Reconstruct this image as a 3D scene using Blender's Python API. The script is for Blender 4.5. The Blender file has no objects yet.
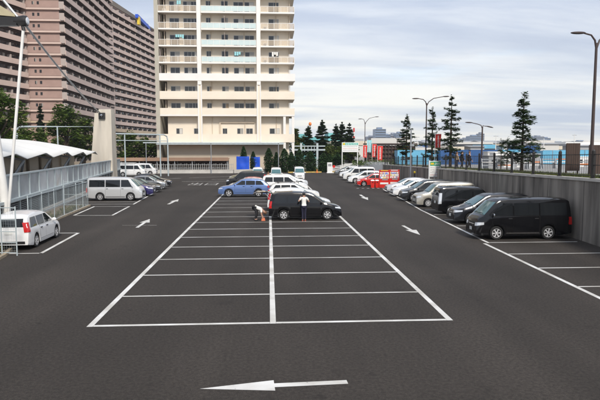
import bpy, bmesh, math, random
from mathutils import Vector, Matrix
from mathutils.bvhtree import BVHTree
C = bpy.context.scene.collection
PI = math.pi
R = math.radians
random.seed(7)

# ------------------------------------------------------------------ materials
def new_mat(name):
    m = bpy.data.materials.new(name); m.use_nodes = True
    nt = m.node_tree
    return m, nt, nt.nodes['Principled BSDF']

def mat(name, col, rough=.6, metal=0., var=0., scale=3., coat=0., spec=None, alpha=1., bump=0., bscale=40., stretch=(1,1,1), dirt=None, dirt_lo=.5, dirt_hi=.75):
    """plain surface: base colour with a little noise variation, optional stains and bump"""
    m, nt, b = new_mat(name)
    b.inputs['Roughness'].default_value = rough
    b.inputs['Metallic'].default_value = metal
    if coat:
        b.inputs['Coat Weight'].default_value = coat; b.inputs['Coat Roughness'].default_value = .04
    if spec is not None: b.inputs['Specular IOR Level'].default_value = spec
    if alpha < 1: b.inputs['Alpha'].default_value = alpha
    c4 = (*col, 1)
    b.inputs['Base Color'].default_value = c4
    if var or dirt or bump:
        tc = nt.nodes.new('ShaderNodeTexCoord'); mp = nt.nodes.new('ShaderNodeMapping')
        mp.inputs['Scale'].default_value = stretch
        nt.links.new(tc.outputs['Object'], mp.inputs['Vector'])
        src = None
        if var:
            n = nt.nodes.new('ShaderNodeTexNoise'); n.inputs['Scale'].default_value = scale; n.inputs['Detail'].default_value = 6
            nt.links.new(mp.outputs[0], n.inputs['Vector'])
            r = nt.nodes.new('ShaderNodeValToRGB')
            r.color_ramp.elements[0].position = .3; r.color_ramp.elements[1].position = .7
            r.color_ramp.elements[0].color = (*[max(0, x*(1-var)) for x in col], 1)
            r.color_ramp.elements[1].color = (*[min(1, x*(1+var)) for x in col], 1)
            nt.links.new(n.outputs['Fac'], r.inputs['Fac']); src = r.outputs['Color']
        if dirt:
            n2 = nt.nodes.new('ShaderNodeTexNoise'); n2.inputs['Scale'].default_value = scale*.6; n2.inputs['Detail'].default_value = 8
            mp2 = nt.nodes.new('ShaderNodeMapping'); mp2.inputs['Location'].default_value = (3.1, 7.7, 1.3); mp2.inputs['Scale'].default_value = stretch
            nt.links.new(tc.outputs['Object'], mp2.inputs['Vector']); nt.links.new(mp2.outputs[0], n2.inputs['Vector'])
            rr = nt.nodes.new('ShaderNodeMapRange'); rr.inputs['From Min'].default_value = dirt_lo; rr.inputs['From Max'].default_value = dirt_hi
            nt.links.new(n2.outputs['Fac'], rr.inputs['Value'])
            mx = nt.nodes.new('ShaderNodeMix'); mx.data_type = 'RGBA'
            nt.links.new(rr.outputs[0], mx.inputs['Factor'])
            if src: nt.links.new(src, mx.inputs['A'])
            else: mx.inputs['A'].default_value = c4
            mx.inputs['B'].default_value = (*dirt, 1); src = mx.outputs['Result']
        if src: nt.links.new(src, b.inputs['Base Color'])
        if bump:
            n3 = nt.nodes.new('ShaderNodeTexNoise'); n3.inputs['Scale'].default_value = bscale; n3.inputs['Detail'].default_value = 4
            nt.links.new(tc.outputs['Object'], n3.inputs['Vector'])
            bp = nt.nodes.new('ShaderNodeBump'); bp.inputs['Strength'].default_value = bump; bp.inputs['Distance'].default_value = .02
            nt.links.new(n3.outputs['Fac'], bp.inputs['Height']); nt.links.new(bp.outputs[0], b.inputs['Normal'])
    return m

def asphalt_mat():
    m, nt, b = new_mat('asphalt')
    L = nt.links.new
    tc = nt.nodes.new('ShaderNodeTexCoord')
    def noise(s, d=6, st=(1,1,1), loc=(0,0,0)):
        mp = nt.nodes.new('ShaderNodeMapping'); mp.inputs['Scale'].default_value = st; mp.inputs['Location'].default_value = loc
        L(tc.outputs['Object'], mp.inputs['Vector'])
        n = nt.nodes.new('ShaderNodeTexNoise'); n.inputs['Scale'].default_value = s; n.inputs['Detail'].default_value = d
        L(mp.outputs[0], n.inputs['Vector']); return n.outputs['Fac']
    def ramp(f, p0, c0, p1, c1):
        r = nt.nodes.new('ShaderNodeValToRGB'); e = r.color_ramp.elements
        e[0].position, e[1].position = p0, p1; e[0].color = (*c0, 1); e[1].color = (*c1, 1)
        L(f, r.inputs['Fac']); return r.outputs['Color']
    def mul(a, bb):
        x = nt.nodes.new('ShaderNodeMix'); x.data_type = 'RGBA'; x.blend_type = 'MULTIPLY'; x.inputs['Factor'].default_value = 1
        L(a, x.inputs['A']); L(bb, x.inputs['B']); return x.outputs['Result']
    base = ramp(noise(70, 3), .3, (.0175, .0150, .0128), .70, (.070, .059, .050))          # aggregate
    big = ramp(noise(.16, 5), .3, (.80,)*3, .7, (1.12,)*3)                              # broad wear
    streak = ramp(noise(.5, 5, (1.3, .14, 1), (4, 2, 0)), .35, (.88,)*3, .7, (1.1,)*3)   # tyre tracks along the lanes
    spots = ramp(noise(1.1, 3, (1, 1, 1), (9, 1, 0)), .64, (1,)*3, .74, (.80,)*3)        # oil stains
    fine = ramp(noise(14, 8), .33, (.70,)*3, .67, (1.25,)*3)
    spk = ramp(noise(38, 2, (1, 1, 1), (5, 5, 2)), .70, (1,)*3, .78, (1.55,)*3)                # pale stones
    drop = ramp(noise(2.6, 2, (1, 1, 1), (1, 8, 3)), .70, (1,)*3, .76, (.62,)*3)              # drips of oil
    lane = ramp(noise(.22, 4, (1.6, .06, 1), (8, 2, 0)), .42, (.90,)*3, .62, (1.14,)*3)       # paler worn wheel paths
    L(mul(mul(mul(mul(mul(mul(mul(base, big), streak), spots), fine), spk), drop), lane), b.inputs['Base Color'])
    b.inputs['Roughness'].default_value = .88; b.inputs['Specular IOR Level'].default_value = .3
    bp = nt.nodes.new('ShaderNodeBump'); bp.inputs['Strength'].default_value = .5; bp.inputs['Distance'].default_value = .01
    bp.inputs['Strength'].default_value = .45; L(noise(70, 4), bp.inputs['Height']); L(bp.outputs[0], b.inputs['Normal'])
    return m

def paint_marking_mat(name, wear=.62, col=(.74, .73, .70)):
    m, nt, b = new_mat(name); L = nt.links.new
    tc = nt.nodes.new('ShaderNodeTexCoord')
    n = nt.nodes.new('ShaderNodeTexNoise'); n.inputs['Scale'].default_value = 6; n.inputs['Detail'].default_value = 10; n.inputs['Roughness'].default_value = .75
    L(tc.outputs['Object'], n.inputs['Vector'])
    r = nt.nodes.new('ShaderNodeValToRGB'); e = r.color_ramp.elements
    e[0].position = wear; e[1].position = wear+.08; e[0].color = (*col, 1); e[1].color = (.17, .16, .15, 1)
    L(n.outputs['Fac'], r.inputs['Fac'])
    n2 = nt.nodes.new('ShaderNodeTexNoise'); n2.inputs['Scale'].default_value = .9; n2.inputs['Detail'].default_value = 7; L(tc.outputs['Object'], n2.inputs['Vector'])
    r2 = nt.nodes.new('ShaderNodeValToRGB'); r2.color_ramp.elements[0].position = .35; r2.color_ramp.elements[1].position = .62; r2.color_ramp.elements[0].color = (.66, .64, .60, 1); r2.color_ramp.elements[1].color = (1, 1, 1, 1)
    L(n2.outputs['Fac'], r2.inputs['Fac'])
    mx = nt.nodes.new('ShaderNodeMix'); mx.data_type = 'RGBA'; mx.blend_type = 'MULTIPLY'; mx.inputs['Factor'].default_value = 1
    L(r.outputs['Color'], mx.inputs['A']); L(r2.outputs['Color'], mx.inputs['B']); L(mx.outputs['Result'], b.inputs['Base Color'])
    b.inputs['Roughness'].default_value = .7
    return m

def leaf_mat(name, dark, light, scale=1.2):
    m, nt, b = new_mat(name); L = nt.links.new
    tc = nt.nodes.new('ShaderNodeTexCoord'); oi = nt.nodes.new('ShaderNodeObjectInfo')
    ad = nt.nodes.new('ShaderNodeVectorMath'); ad.operation = 'ADD'
    L(tc.outputs['Object'], ad.inputs[0]); L(oi.outputs['Random'], ad.inputs[1])
    n = nt.nodes.new('ShaderNodeTexNoise'); n.inputs['Scale'].default_value = scale; n.inputs['Detail'].default_value = 5
    L(ad.outputs[0], n.inputs['Vector'])
    r = nt.nodes.new('ShaderNodeValToRGB'); e = r.color_ramp.elements
    e[0].position, e[1].position = .35, .68; e[0].color = (*dark, 1); e[1].color = (*light, 1)
    L(n.outputs['Fac'], r.inputs['Fac']); L(r.outputs['Color'], b.inputs['Base Color'])
    b.inputs['Roughness'].default_value = .55; b.inputs['Specular IOR Level'].default_value = .25
    tl = nt.nodes.new('ShaderNodeBsdfTranslucent'); ms = nt.nodes.new('ShaderNodeMixShader'); ms.inputs[0].default_value = .35
    L(r.outputs['Color'], tl.inputs['Color']); L(b.outputs[0], ms.inputs[1]); L(tl.outputs[0], ms.inputs[2])
    L(ms.outputs[0], nt.nodes['Material Output'].inputs['Surface'])
    return m

def car_paint(name, col, metal=0., rough=.3):
    m, nt, b = new_mat(name)
    b.inputs['Base Color'].default_value = (*col, 1); b.inputs['Metallic'].default_value = metal
    b.inputs['Roughness'].default_value = rough
    b.inputs['Coat Weight'].default_value = .35 if max(col) < .1 else .7; b.inputs['Coat Roughness'].default_value = .06
    b.inputs['Specular IOR Level'].default_value = .35
    # road dust low on the body
    tc = nt.nodes.new('ShaderNodeTexCoord'); n = nt.nodes.new('ShaderNodeTexNoise'); n.inputs['Scale'].default_value = 2.5; n.inputs['Detail'].default_value = 7
    nt.links.new(tc.outputs['Object'], n.inputs['Vector'])
    mr = nt.nodes.new('ShaderNodeMapRange'); mr.inputs['From Min'].default_value = .3; mr.inputs['From Max'].default_value = .8
    mr.inputs['To Min'].default_value = rough*.95; mr.inputs['To Max'].default_value = rough*1.12
    nt.links.new(n.outputs['Fac'], mr.inputs['Value']); nt.links.new(mr.outputs[0], b.inputs['Roughness'])
    return m

M = {}
M['asphalt'] = asphalt_mat()
M['marking'] = paint_marking_mat('marking_paint', .605)
M['marking_worn'] = paint_marking_mat('worn_marking_paint', .50, (.55, .54, .52))
M['ground'] = mat('far_ground', (.16, .15, .13), .9, var=.25, scale=.05)
M['street'] = mat('street_paving', (.30, .29, .275), .85, var=.15, scale=.4)
M['soil'] = mat('dry_soil', (.17, .13, .085), .95, var=.35, scale=2.5, bump=.4, bscale=14)
M['kerb'] = mat('kerb_concrete', (.36, .29, .20), .85, var=.25, scale=3)
M['yellow_kerb'] = mat('yellow_kerb_paint', (.55, .38, .10), .7, var=.25, scale=3)
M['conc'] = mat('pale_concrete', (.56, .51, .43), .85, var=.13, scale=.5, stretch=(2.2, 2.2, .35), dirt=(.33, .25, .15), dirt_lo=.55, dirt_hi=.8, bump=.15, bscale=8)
M['conc_cap'] = mat('coping_concrete', (.50, .47, .42), .85, var=.15, scale=1.5)
M['conc_low'] = mat('low_wall_concrete', (.52, .50, .46), .85, var=.15, scale=.8)
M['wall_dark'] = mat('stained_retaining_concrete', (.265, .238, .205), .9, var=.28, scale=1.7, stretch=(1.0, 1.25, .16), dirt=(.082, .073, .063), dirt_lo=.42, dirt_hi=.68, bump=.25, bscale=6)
M['cream'] = mat('cream_facade', (.79, .71, .59), .8, var=.04, scale=.4)
M['cream_dk'] = mat('tan_facade', (.60, .51, .40), .8, var=.05, scale=.4)
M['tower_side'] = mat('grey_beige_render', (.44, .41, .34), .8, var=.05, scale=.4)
M['white_trim'] = mat('white_trim', (.80, .78, .74), .7, var=.03, scale=.6)
M['soffit_shade'] = mat('soffit_shade_tone', (.55, .48, .40), .8)  # balcony underside shade put into the colour, darker than the slabs
M['rail_cyan'] = mat('frosted_balustrade_glass', (.58, .69, .68), .25, var=.05, scale=.5, spec=.5)
M['rail_beige'] = mat('bronze_balustrade_glass', (.60, .50, .38), .2, alpha=.42)
M['win'] = mat('window_glass', (.030, .036, .042), .06, spec=.7)
M['win_curtain'] = mat('curtained_window_glass', (.34, .33, .30), .12, spec=.6)
M['win_blind'] = mat('blind_window_glass', (.58, .57, .53), .3)
M['win_warm'] = mat('ochre_curtain_glass', (.30, .22, .13), .15, spec=.6)
M['frame_al'] = mat('aluminium_frame', (.42, .41, .39), .4, metal=.6)
M['brown'] = mat('pink_brown_tile', (.37, .25, .21), .8, var=.08, scale=.5)
M['brown_wall'] = mat('rose_brown_wall', (.37, .255, .220), .8, var=.08, scale=.5)
M['brown_light'] = mat('pale_pink_parapet', (.60, .465, .405), .8, var=.06, scale=.4)
M['brown_tan'] = mat('tan_parapet', (.52, .41, .29), .8, var=.06, scale=.4)
M['brown_deep'] = mat('brown_wall_and_shade', (.085, .056, .045), .85)  # shade of the balcony recesses put into the colour; also used for dark walls
M['roof_dk'] = mat('dark_roof_cladding', (.20, .17, .14), .8, var=.1, scale=.3)
M['partition'] = mat('pale_partition', (.42, .36, .33), .7)
M['tent'] = mat('white_membrane', (.80, .79, .75), .6, var=.05, scale=.4)
M['steel_blue'] = mat('pale_blue_steel', (.47, .535, .55), .45, metal=.2, var=.1, scale=2)
M['steel_white'] = mat('white_painted_steel', (.72, .71, .68), .45, var=.06, scale=2)
M['steel_grey'] = mat('galvanised_steel', (.36, .38, .40), .45, metal=.5, var=.1, scale=4)
M['steel_black'] = mat('black_painted_steel', (.014, .013, .013), .45)
M['steel_brown'] = mat('brown_painted_steel', (.050, .032, .028), .5)
M['panel'] = mat('grey_barrier_panel', (.36, .375, .38), .6, var=.18, scale=.8, dirt=(.36, .27, .16), dirt_lo=.62, dirt_hi=.85)
M['panel_lt'] = mat('pale_barrier_panel', (.56, .565, .56), .6, var=.14, scale=.8, dirt=(.40, .32, .22), dirt_lo=.64, dirt_hi=.85)
M['louvre'] = mat('grey_louvre', (.15, .16, .165), .6, var=.15, scale=1)
M['black'] = mat('matt_black', (.012, .012, .012), .7)
M['canvas_tan'] = mat('tan_canvas', (.42, .37, .24), .8, var=.1, scale=2)
M['glass'] = mat('dark_car_glass', (.012, .014, .016), .03, spec=.55)
M['glass_ws'] = mat('windscreen_glass', (.060, .150, .165), .03, spec=1.)  # cyan base colour stands for the reflected sky
M['trim'] = mat('black_trim', (.012, .012, .013), .5)
M['seam'] = mat('panel_gap', (.006, 0.0035, 0.0035), .9)
M['tyre'] = mat('tyre_rubber', (.014, .014, .014), .8)
M['rim'] = mat('alloy_rim', (.66, .66, .67), .3, metal=.35)
M['rim_dark'] = mat('rim_recess', (.03, .03, .03), .5, metal=.3)
M['lamp'] = mat('headlamp_lens', (.70, .73, .76), .08, metal=.25, spec=.9)
M['tail'] = mat('red_lamp_lens', (.50, .012, .010), .12, spec=.7)
M['plate'] = mat('white_licence_plate', (.70, .70, .66), .5)
M['chrome'] = mat('chrome', (.62, .62, .62), .12, metal=1.)
M['skin'] = mat('skin', (.46, .27, .19), .55)
M['hair'] = mat('black_hair', (.012, .010, .009), .5)
M['hair_br'] = mat('brown_hair', (.16, .075, .035), .5)
M['white_cloth'] = mat('white_cotton', (.80, .79, .74), .85, var=.05, scale=9)
M['black_cloth'] = mat('black_cotton', (.013, .013, .016), .85)
M['navy_cloth'] = mat('navy_cotton', (.014, .014, .034), .85)
M['tan_cloth'] = mat('tan_cotton', (.42, .30, .18), .85)
M['orange_cloth'] = mat('orange_cloth', (.62, .17, .08), .8)
M['red_shoe'] = mat('dull_red_canvas', (.36, .10, .07), .8)
M['red'] = mat('bright_red_enamel', (.62, .018, .010), .35, coat=.3)
M['banner_red'] = mat('red_banner_cloth', (.66, .035, .025), .8, var=.06, scale=3)
M['banner_cyan'] = mat('cyan_banner_cloth', (.30, .62, .66), .8)
M['orange'] = mat('orange_plastic', (.75, .20, .03), .5)
M['yellow'] = mat('yellow_enamel', (.72, .52, .03), .5)
M['green_sign'] = mat('green_sign_face', (.012, .28, .16), .5)
M['teal_sign'] = mat('teal_sign_face', (.10, .46, .38), .5)
M['white'] = mat('white_enamel', (.78, .78, .76), .45)
M['grey_mark'] = mat('grey_lettering', (.30, .30, .31), .6)
M['red_mark'] = mat('faded_red_lettering', (.62, .25, .22), .6)
M['dark_mark'] = mat('dark_lettering', (.06, .06, .07), .6)
M['blue_sheet'] = mat('blue_tarpaulin', (.010, .085, .60), .45, var=.12, scale=1.5, bump=.5, bscale=3)
M['blue_deep'] = mat('deep_blue_steel', (.025, .095, .26), .5, var=.15, scale=.5)
M['cyan_steel'] = mat('sky_blue_steel', (.13, .40, .58), .5, var=.12, scale=.4)
M['cyan_roof'] = mat('turquoise_roofing', (.16, .46, .48), .6, var=.1, scale=.1)
M['bark'] = mat('brown_bark', (.060, .042, .030), .9, var=.3, scale=6)
M['conifer'] = leaf_mat('conifer_needles', (.030, .056, .026), (.085, .130, .052), 1.3)
M['shrub'] = leaf_mat('columnar_leaves', (.030, .070, .024), (.066, .125, .040), 2.2)
M['broad'] = leaf_mat('broad_leaves', (.048, .092, .014), (.135, .185, .035), .7)
M['broad_lt'] = leaf_mat('yellow_green_leaves', (.060, .095, .018), (.170, .200, .045), .8)
M['autumn'] = leaf_mat('rusty_leaves', (.16, .05, .014), (.34, .12, .03), 1.4)
M['grass'] = leaf_mat('verge_grass', (.050, .070, .015), (.150, .170, .045), 1.5)
M['weed'] = leaf_mat('weeds', (.075, .085, .020), (.19, .17, .05), 2.)
M['wood_dark'] = mat('dark_brown_boards', (.055, .033, .024), .75, var=.25, scale=2, stretch=(6, 6, .4))
M['shed_roof'] = mat('brown_shed_roof', (.36, .225, .150), .7, var=.08, scale=.4)
M['pale_clad'] = mat('pale_cladding', (.60, .585, .55), .7, var=.06, scale=.05)
M['grey_clad'] = mat('grey_cladding', (.36, .37, .38), .7, var=.08, scale=.05)
M['cream_clad'] = mat('cream_cladding', (.62, .55, .44), .7, var=.06, scale=.05)
M['far_blue'] = mat('blue_haze_wall', (.16, .22, .32), .4, var=.12, scale=.02)  # blueing by distant haze put into the tower colour
M['far_grey'] = mat('slate_haze_wall', (.22, .25, .31), .5, var=.12, scale=.02)  # same painted haze, in a greyer tone
M['green_fence'] = mat('pale_picket', (.40, .385, .35), .6)
M['bike'] = mat('bicycle_enamel', (.10, .10, .11), .4, metal=.4)

# ------------------------------------------------------------------ mesh building
class MB:
    def __init__(s): s.v = []; s.f = []; s.m = []
    def add(s, vs, fs, mi=0):
        o = len(s.v); s.v += [tuple(v) for v in vs]
        for f in fs: s.f.append([i+o for i in f]); s.m.append(mi)
        return s
    def box(s, x0, x1, y0, y1, z0, z1, mi=0):
        vs = [(x, y, z) for z in (z0, z1) for y in (y0, y1) for x in (x0, x1)]
        return s.add(vs, [(0, 2, 3, 1), (4, 5, 7, 6), (0, 1, 5, 4), (2, 6, 7, 3), (0, 4, 6, 2), (1, 3, 7, 5)], mi)
    def hexa(s, b, t, mi=0):
        """bottom and top quads (counter clockwise from above)"""
        return s.add(list(b)+list(t), [(3, 2, 1, 0), (4, 5, 6, 7), (0, 1, 5, 4), (1, 2, 6, 5), (2, 3, 7, 6), (3, 0, 4, 7)], mi)
    def bar(s, p, q, w, h, mi=0):
        """box along p-q (roughly horizontal or vertical), w wide sideways, h tall"""
        p, q = Vector(p), Vector(q); d = (q-p).normalized()
        up = Vector((0, 0, 1)) if abs(d.z) < .95 else Vector((0, 1, 0))
        sd = d.cross(up).normalized()*w/2; u = sd.cross(d).normalized()*h/2
        return s.hexa([p-sd-u, p+sd-u, q+sd-u, q-sd-u], [p-sd+u, p+sd+u, q+sd+u, q-sd+u], mi)
    def tube(s, pts, rads, n=8, mi=0, cap=True):
        pts = [Vector(p) for p in pts]
        if not hasattr(rads, '__len__'): rads = [rads]*len(pts)
        o = len(s.v); ref = None
        for i, p in enumerate(pts):
            d = (pts[min(i+1, len(pts)-1)]-pts[max(i-1, 0)]).normalized()
            if ref is None: ref = Vector((1, 0, 0)) if abs(d.x) < .8 else Vector((0, 1, 0))
            a = d.cross(ref).normalized(); b = d.cross(a).normalized(); ref = b.cross(d) if False else ref
            for k in range(n):
                t = 2*PI*k/n; s.v.append(tuple(p+(a*math.cos(t)+b*math.sin(t))*rads[i]))
        for i in range(len(pts)-1):
            for k in range(n):
                k2 = (k+1) % n
                s.f.append([o+i*n+k, o+i*n+k2, o+(i+1)*n+k2, o+(i+1)*n+k]); s.m.append(mi)
        if cap:
            s.f.append([o+k for k in range(n)][::-1]); s.m.append(mi)
            e = o+(len(pts)-1)*n; s.f.append([e+k for k in range(n)]); s.m.append(mi)
        return s
    def lathe(s, prof, n=24, axis='y', c=(0, 0, 0), mi=0):
        """prof: (axial, radius) pairs"""
        o = len(s.v)
        for a, r in prof:
            for k in range(n):
                t = 2*PI*k/n; u, w = r*math.cos(t), r*math.sin(t)
                p = {'y': (u, a, w), 'z': (u, w, a), 'x': (a, u, w)}[axis]
                s.v.append((p[0]+c[0], p[1]+c[1], p[2]+c[2]))
        for i in range(len(prof)-1):
            for k in range(n):
                k2 = (k+1) % n
                s.f.append([o+i*n+k, o+i*n+k2, o+(i+1)*n+k2, o+(i+1)*n+k]); s.m.append(mi)
        return s
    def ell(s, c, r, n=10, mi=0, rot=None):
        vs = []; fs = []
        for i in range(n+1):
            a = PI*i/n
            for k in range(n):
                t = 2*PI*k/n; v = Vector((r[0]*math.sin(a)*math.cos(t), r[1]*math.sin(a)*math.sin(t), r[2]*math.cos(a)))
                if rot: v = rot @ v
                vs.append(tuple(Vector(c)+v))
        for i in range(n):
            for k in range(n):
                fs.append((i*n+k, (i+1)*n+k, (i+1)*n+(k+1) % n, i*n+(k+1) % n))
        return s.add(vs, fs, mi)
    def mesh(s, name, mats, smooth=False, angle=35):
        me = bpy.data.meshes.new(name); me.from_pydata(s.v, [], s.f)
        for m in (mats if isinstance(mats, (list, tuple)) else [mats]): me.materials.append(m)
        me.polygons.foreach_set('material_index', s.m)
        if smooth:
            bm = bmesh.new(); bm.from_mesh(me); bmesh.ops.remove_doubles(bm, verts=bm.verts, dist=1e-4)
            bmesh.ops.recalc_face_normals(bm, faces=bm.faces); bm.to_mesh(me); bm.free()
            me.polygons.foreach_set('use_smooth', [True]*len(me.polygons))
            me.set_sharp_from_angle(angle=R(angle))
        me.update(); return me
    def build(s, name, mats, parent=None, smooth=False, loc=None, angle=35):
        return link(name, s.mesh(name, mats, smooth, angle), parent, loc)

def link(name, me, parent=None, loc=None, rot=None):
    o = bpy.data.objects.new(name, me); C.objects.link(o)
    if parent: o.parent = parent
    if loc is not None: o.location = loc
    if rot is not None: o.rotation_euler = rot
    return o

def tag(o, label, cat, group=None, kind=None):
    o['label'] = label; o['category'] = cat
    if group: o['group'] = group
    if kind: o['kind'] = kind
    return o

def thing(name, label, cat, loc=(0, 0, 0), rz=0, group=None):
    o = bpy.data.objects.new(name, None); C.objects.link(o); o.empty_display_size = .3
    o.location = loc; o.rotation_euler = (0, 0, rz)
    return tag(o, label, cat, group)

def struct(o, label=None, cat=None):
    o['kind'] = 'structure'
    if label: o['label'] = label; o['category'] = cat
    return o

def copy_tree(o, parent=None):
    c = o.copy(); C.objects.link(c); c.parent = parent
    for ch in list(o.children): copy_tree(ch, c)
    return c

# ------------------------------------------------------------------ layout lines of the lot
def wall_x(y): return 14.9+(y-12)*.065            # retaining wall
def street_z(y): return max(1.55, min(3.05, 2.92-(y-11)*.0172))
def barrier_x(y): return -17.2-.141*(y-36)          # panel barrier
BAY = 2.85; HALF = 4.56

# ------------------------------------------------------------------ ground
b = MB(); b.add([(-1500, -120, -.06), (1500, -120, -.06), (1500, 1900, -.06), (-1500, 1900, -.06)], [(0, 1, 2, 3)])
struct(b.build('ground', M['ground']))
b = MB(); b.add([(-40, -40, 0), (14.95, -40, 0), (wall_x(12), 12, 0), (wall_x(108), 108, 0), (21, 125, 0), (-40, 125, 0)], [(0, 1, 2, 3, 4, 5)])
struct(b.build('parking_lot', M['asphalt']))
b = MB(); ys = [-40, -25, 4, 11, 20, 30, 40, 50, 60, 70, 80, 90, 108, 140, 400]
vs = []
for y in ys: vs += [(wall_x(max(y, -25))+.2, y, street_z(y)), (wall_x(y)+60, y, street_z(y)), (600, y, street_z(y)-.3)]
b.add(vs, [(3*i+j, 3*i+1+j, 3*i+4+j, 3*i+3+j) for i in range(len(ys)-1) for j in (0, 1)])
struct(b.build('street', M['street']))

# ------------------------------------------------------------------ painted markings
def strip(b, p, q, w, z=.004, mi=0):
    p, q = Vector((*p, 0)), Vector((*q, 0)); n = max(1, int((q-p).length/1.5))
    d = (q-p).normalized(); s = Vector((-d.y, d.x, 0))*w/2
    for i in range(n):
        a, c = p.lerp(q, i/n), p.lerp(q, (i+1)/n)
        b.add([(*(a-s).xy, z), (*(a+s).xy, z), (*(c+s).xy, z), (*(c-s).xy, z)], [(0, 3, 2, 1)], mi)
b = MB()
for sx in (-1, 0, 1): strip(b, (sx*HALF, -.07), (sx*HALF, 70), .15)
for k in range(0, 25):
    y = k*BAY
    for x0, x1 in ((-HALF+.08, -.08), (.08, HALF-.08)): strip(b, (x0, y), (x1, y), .13 if k == 0 else .10)
# bays by the retaining wall
strip(b, (9.45, -6), (9.95, 11.55), .15)
RL = [(10.2, 11.62), (10.9, 26.2), (11.6, 34.3), (12.1, 43), (12.45, 47.2)]
for p, q in zip(RL, RL[1:]): strip(b, p, q, .14)
for y in (0.4, 3.2, 6.04, 8.85, 11.75, 14.7, 17.55, 20.4, 23.2, 26.1, 30., 34.6, 39, 43.5, 47.3):
    x0 = 9.6+(y-.4)*.026 if y < 11 else 10.2+(y-11.7)*.062
    strip(b, (x0+.1, y), (wall_x(y)-.35, y), .10)
R2 = [(11.0, 52), (11.1, 62), (11.9, 75), (12.7, 98)]
for p, q in zip(R2, R2[1:]): strip(b, p, q, .15)
for y in (52.2, 57, 62, 67, 72, 77, 82): strip(b, (11.3, y), (16, y), .1)
# short dashes between the two rows of bays
for k in range(6): strip(b, (9.75+k*.58, 48.75), (10.02+k*.58, 48.75), .30)
# bays by the panel barrier
strip(b, (-9.77, 10.2), (-10.14, 16.1), .15); strip(b, (-9.72, 10.25), (-12.6, 10.22), .13); strip(b, (-10.2, 16.1), (-12.4, 16.15), .12)
strip(b, (-10.55, 24.05), (-10.87, 30.1), .15); strip(b, (-13.1, 24.2), (-13.55, 30.2), .15)
strip(b, (-10.6, 24.1), (-13.0, 24.18), .12); strip(b, (-10.9, 30.0), (-13.5, 30.15), .10)
LL = [(-10.95, 31.7), (-12.05, 48.8), (-12.75, 60)]
for p, q in zip(LL, LL[1:]): strip(b, p, q, .15)
for y in (32, 33.9, 38.5, 43, 47.6, 52.2, 56.8): strip(b, (-11.1-(y-32)*.06, y), (-16.2-(y-32)*.1, y+.1), .11)
struct(b.build('bay_line_markings', M['marking']))
b = MB()  # worn stop lines and hatching by the far kerb
strip(b, (-12.0, 64), (-5.2, 63.7), .25); strip(b, (-12.3, 73.6), (-3.6, 80.2), .25); strip(b, (-8.4, 68.4), (-4.6, 67.6), .22)
strip(b, (-16.6, 72.4), (-13.4, 72.6), .3); strip(b, (-19.6, 72.5), (-17.4, 72.5), .3); strip(b, (-8.6, 19.0), (-6.6, 18.9), .06)
strip(b, (5.2, 90), (10.3, 89.2), .2)
struct(b.build('stop_line_markings', M['marking_worn']))
def arrow(name, tip, tail, hw, hl, sw):
    tip, tail = Vector((*tip, 0)), Vector((*tail, 0)); d = (tip-tail).normalized(); s = Vector((-d.y, d.x, 0)); nk = tip-d*hl
    P = [tip, nk+s*hw, nk+s*sw, tail+s*sw, tail-s*sw, nk-s*sw, nk-s*hw]
    b = MB(); b.add([(*p.xy, .004) for p in P], [(0, 1, 6), (2, 3, 4, 5)]); struct(b.build(name, M['marking']))
arrow('arrow_marking', (-1.38, -3.90), (1.38, -3.75), .235, 1.38, .085)
arrow('arrow_marking', (-7.62, 21.9), (-7.52, 18.0), .30, 1.7, .09)
arrow('arrow_marking', (7.66, 14.3), (7.62, 17.9), .30, 1.8, .09)
arrow('arrow_marking', (-8.05, 36.2), (-8.15, 31.6), .33, 2.2, .12)
arrow('arrow_marking', (8.50, 34.3), (8.72, 39.9), .33, 2.6, .12)
def text_mesh(s, size):
    cu = bpy.data.curves.new('t', 'FONT'); cu.body = s; cu.size = size; cu.align_x = 'CENTER'; cu.align_y = 'CENTER'
    o = bpy.data.objects.new('t', cu); C.objects.link(o); dg = bpy.context.evaluated_depsgraph_get(); dg.update()
    me = bpy.data.meshes.new_from_object(o.evaluated_get(dg)); bpy.data.objects.remove(o); return me
try:
    me = text_mesh('出口', 2.0)
    if len(me.polygons) > 3:
        me.materials.clear(); me.materials.append(M['marking_worn'])
        o = link('road_lettering', me, None, (-8.3, 57.6, .008)); o.scale = (1., 2.6, 1); struct(o)
except Exception as e: print('text', e)

# kerb, soil strip and weeds at the foot of the barrier
b = MB(); P = [(-11.0, 9.6), (-12.9, 16.9), (-13.5, 23.6), (-14.0, 30.5)]
vs = []
for (x, y) in [(-9.0, -8.0), (-10.2, 4.0)]+P: vs += [(x-.12, y, .05), (barrier_x(y)+.1, y, .06)]
b.add(vs, [(2*i, 2*i+2, 2*i+3, 2*i+1) for i in range(len(P)+1)])
for i in range(len(b.f)): b.f[i] = b.f[i][::-1]
struct(b.build('soil_strip', M['soil']))
b = MB()
for p, q in zip([(-9.0, -8.0), (-10.2, 4.0)]+P, [(-10.2, 4.0)]+P): b.bar((*p, .05), (*q, .05), .14, .12)
struct(b.build('kerb', M['kerb']))
b = MB(); b.bar((3.5, 91, .1), (9.8, 92, .1), .35, .2); b.bar((11.3, 93.5, .1), (13.2, 92.5, .1), .35, .2)
struct(b.build('kerb', M['yellow_kerb']))
def tufts(name, pts, h, mtl, label, cat):
    b = MB()
    for (x, y, z) in pts:
        for k in range(5):
            a = random.uniform(0, 2*PI); hh = h*random.uniform(.5, 1.2); l = random.uniform(.3, .9)*hh
            dx, dy = math.cos(a), math.sin(a); w = .02+.02*random.random()
            b.add([(x-dy*w, y+dx*w, z), (x+dy*w, y-dx*w, z), (x+dx*l, y+dy*l, z+hh)], [(0, 1, 2)])
    o = b.build(name, mtl); tag(o, label, cat, kind='stuff')
pts = []
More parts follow.
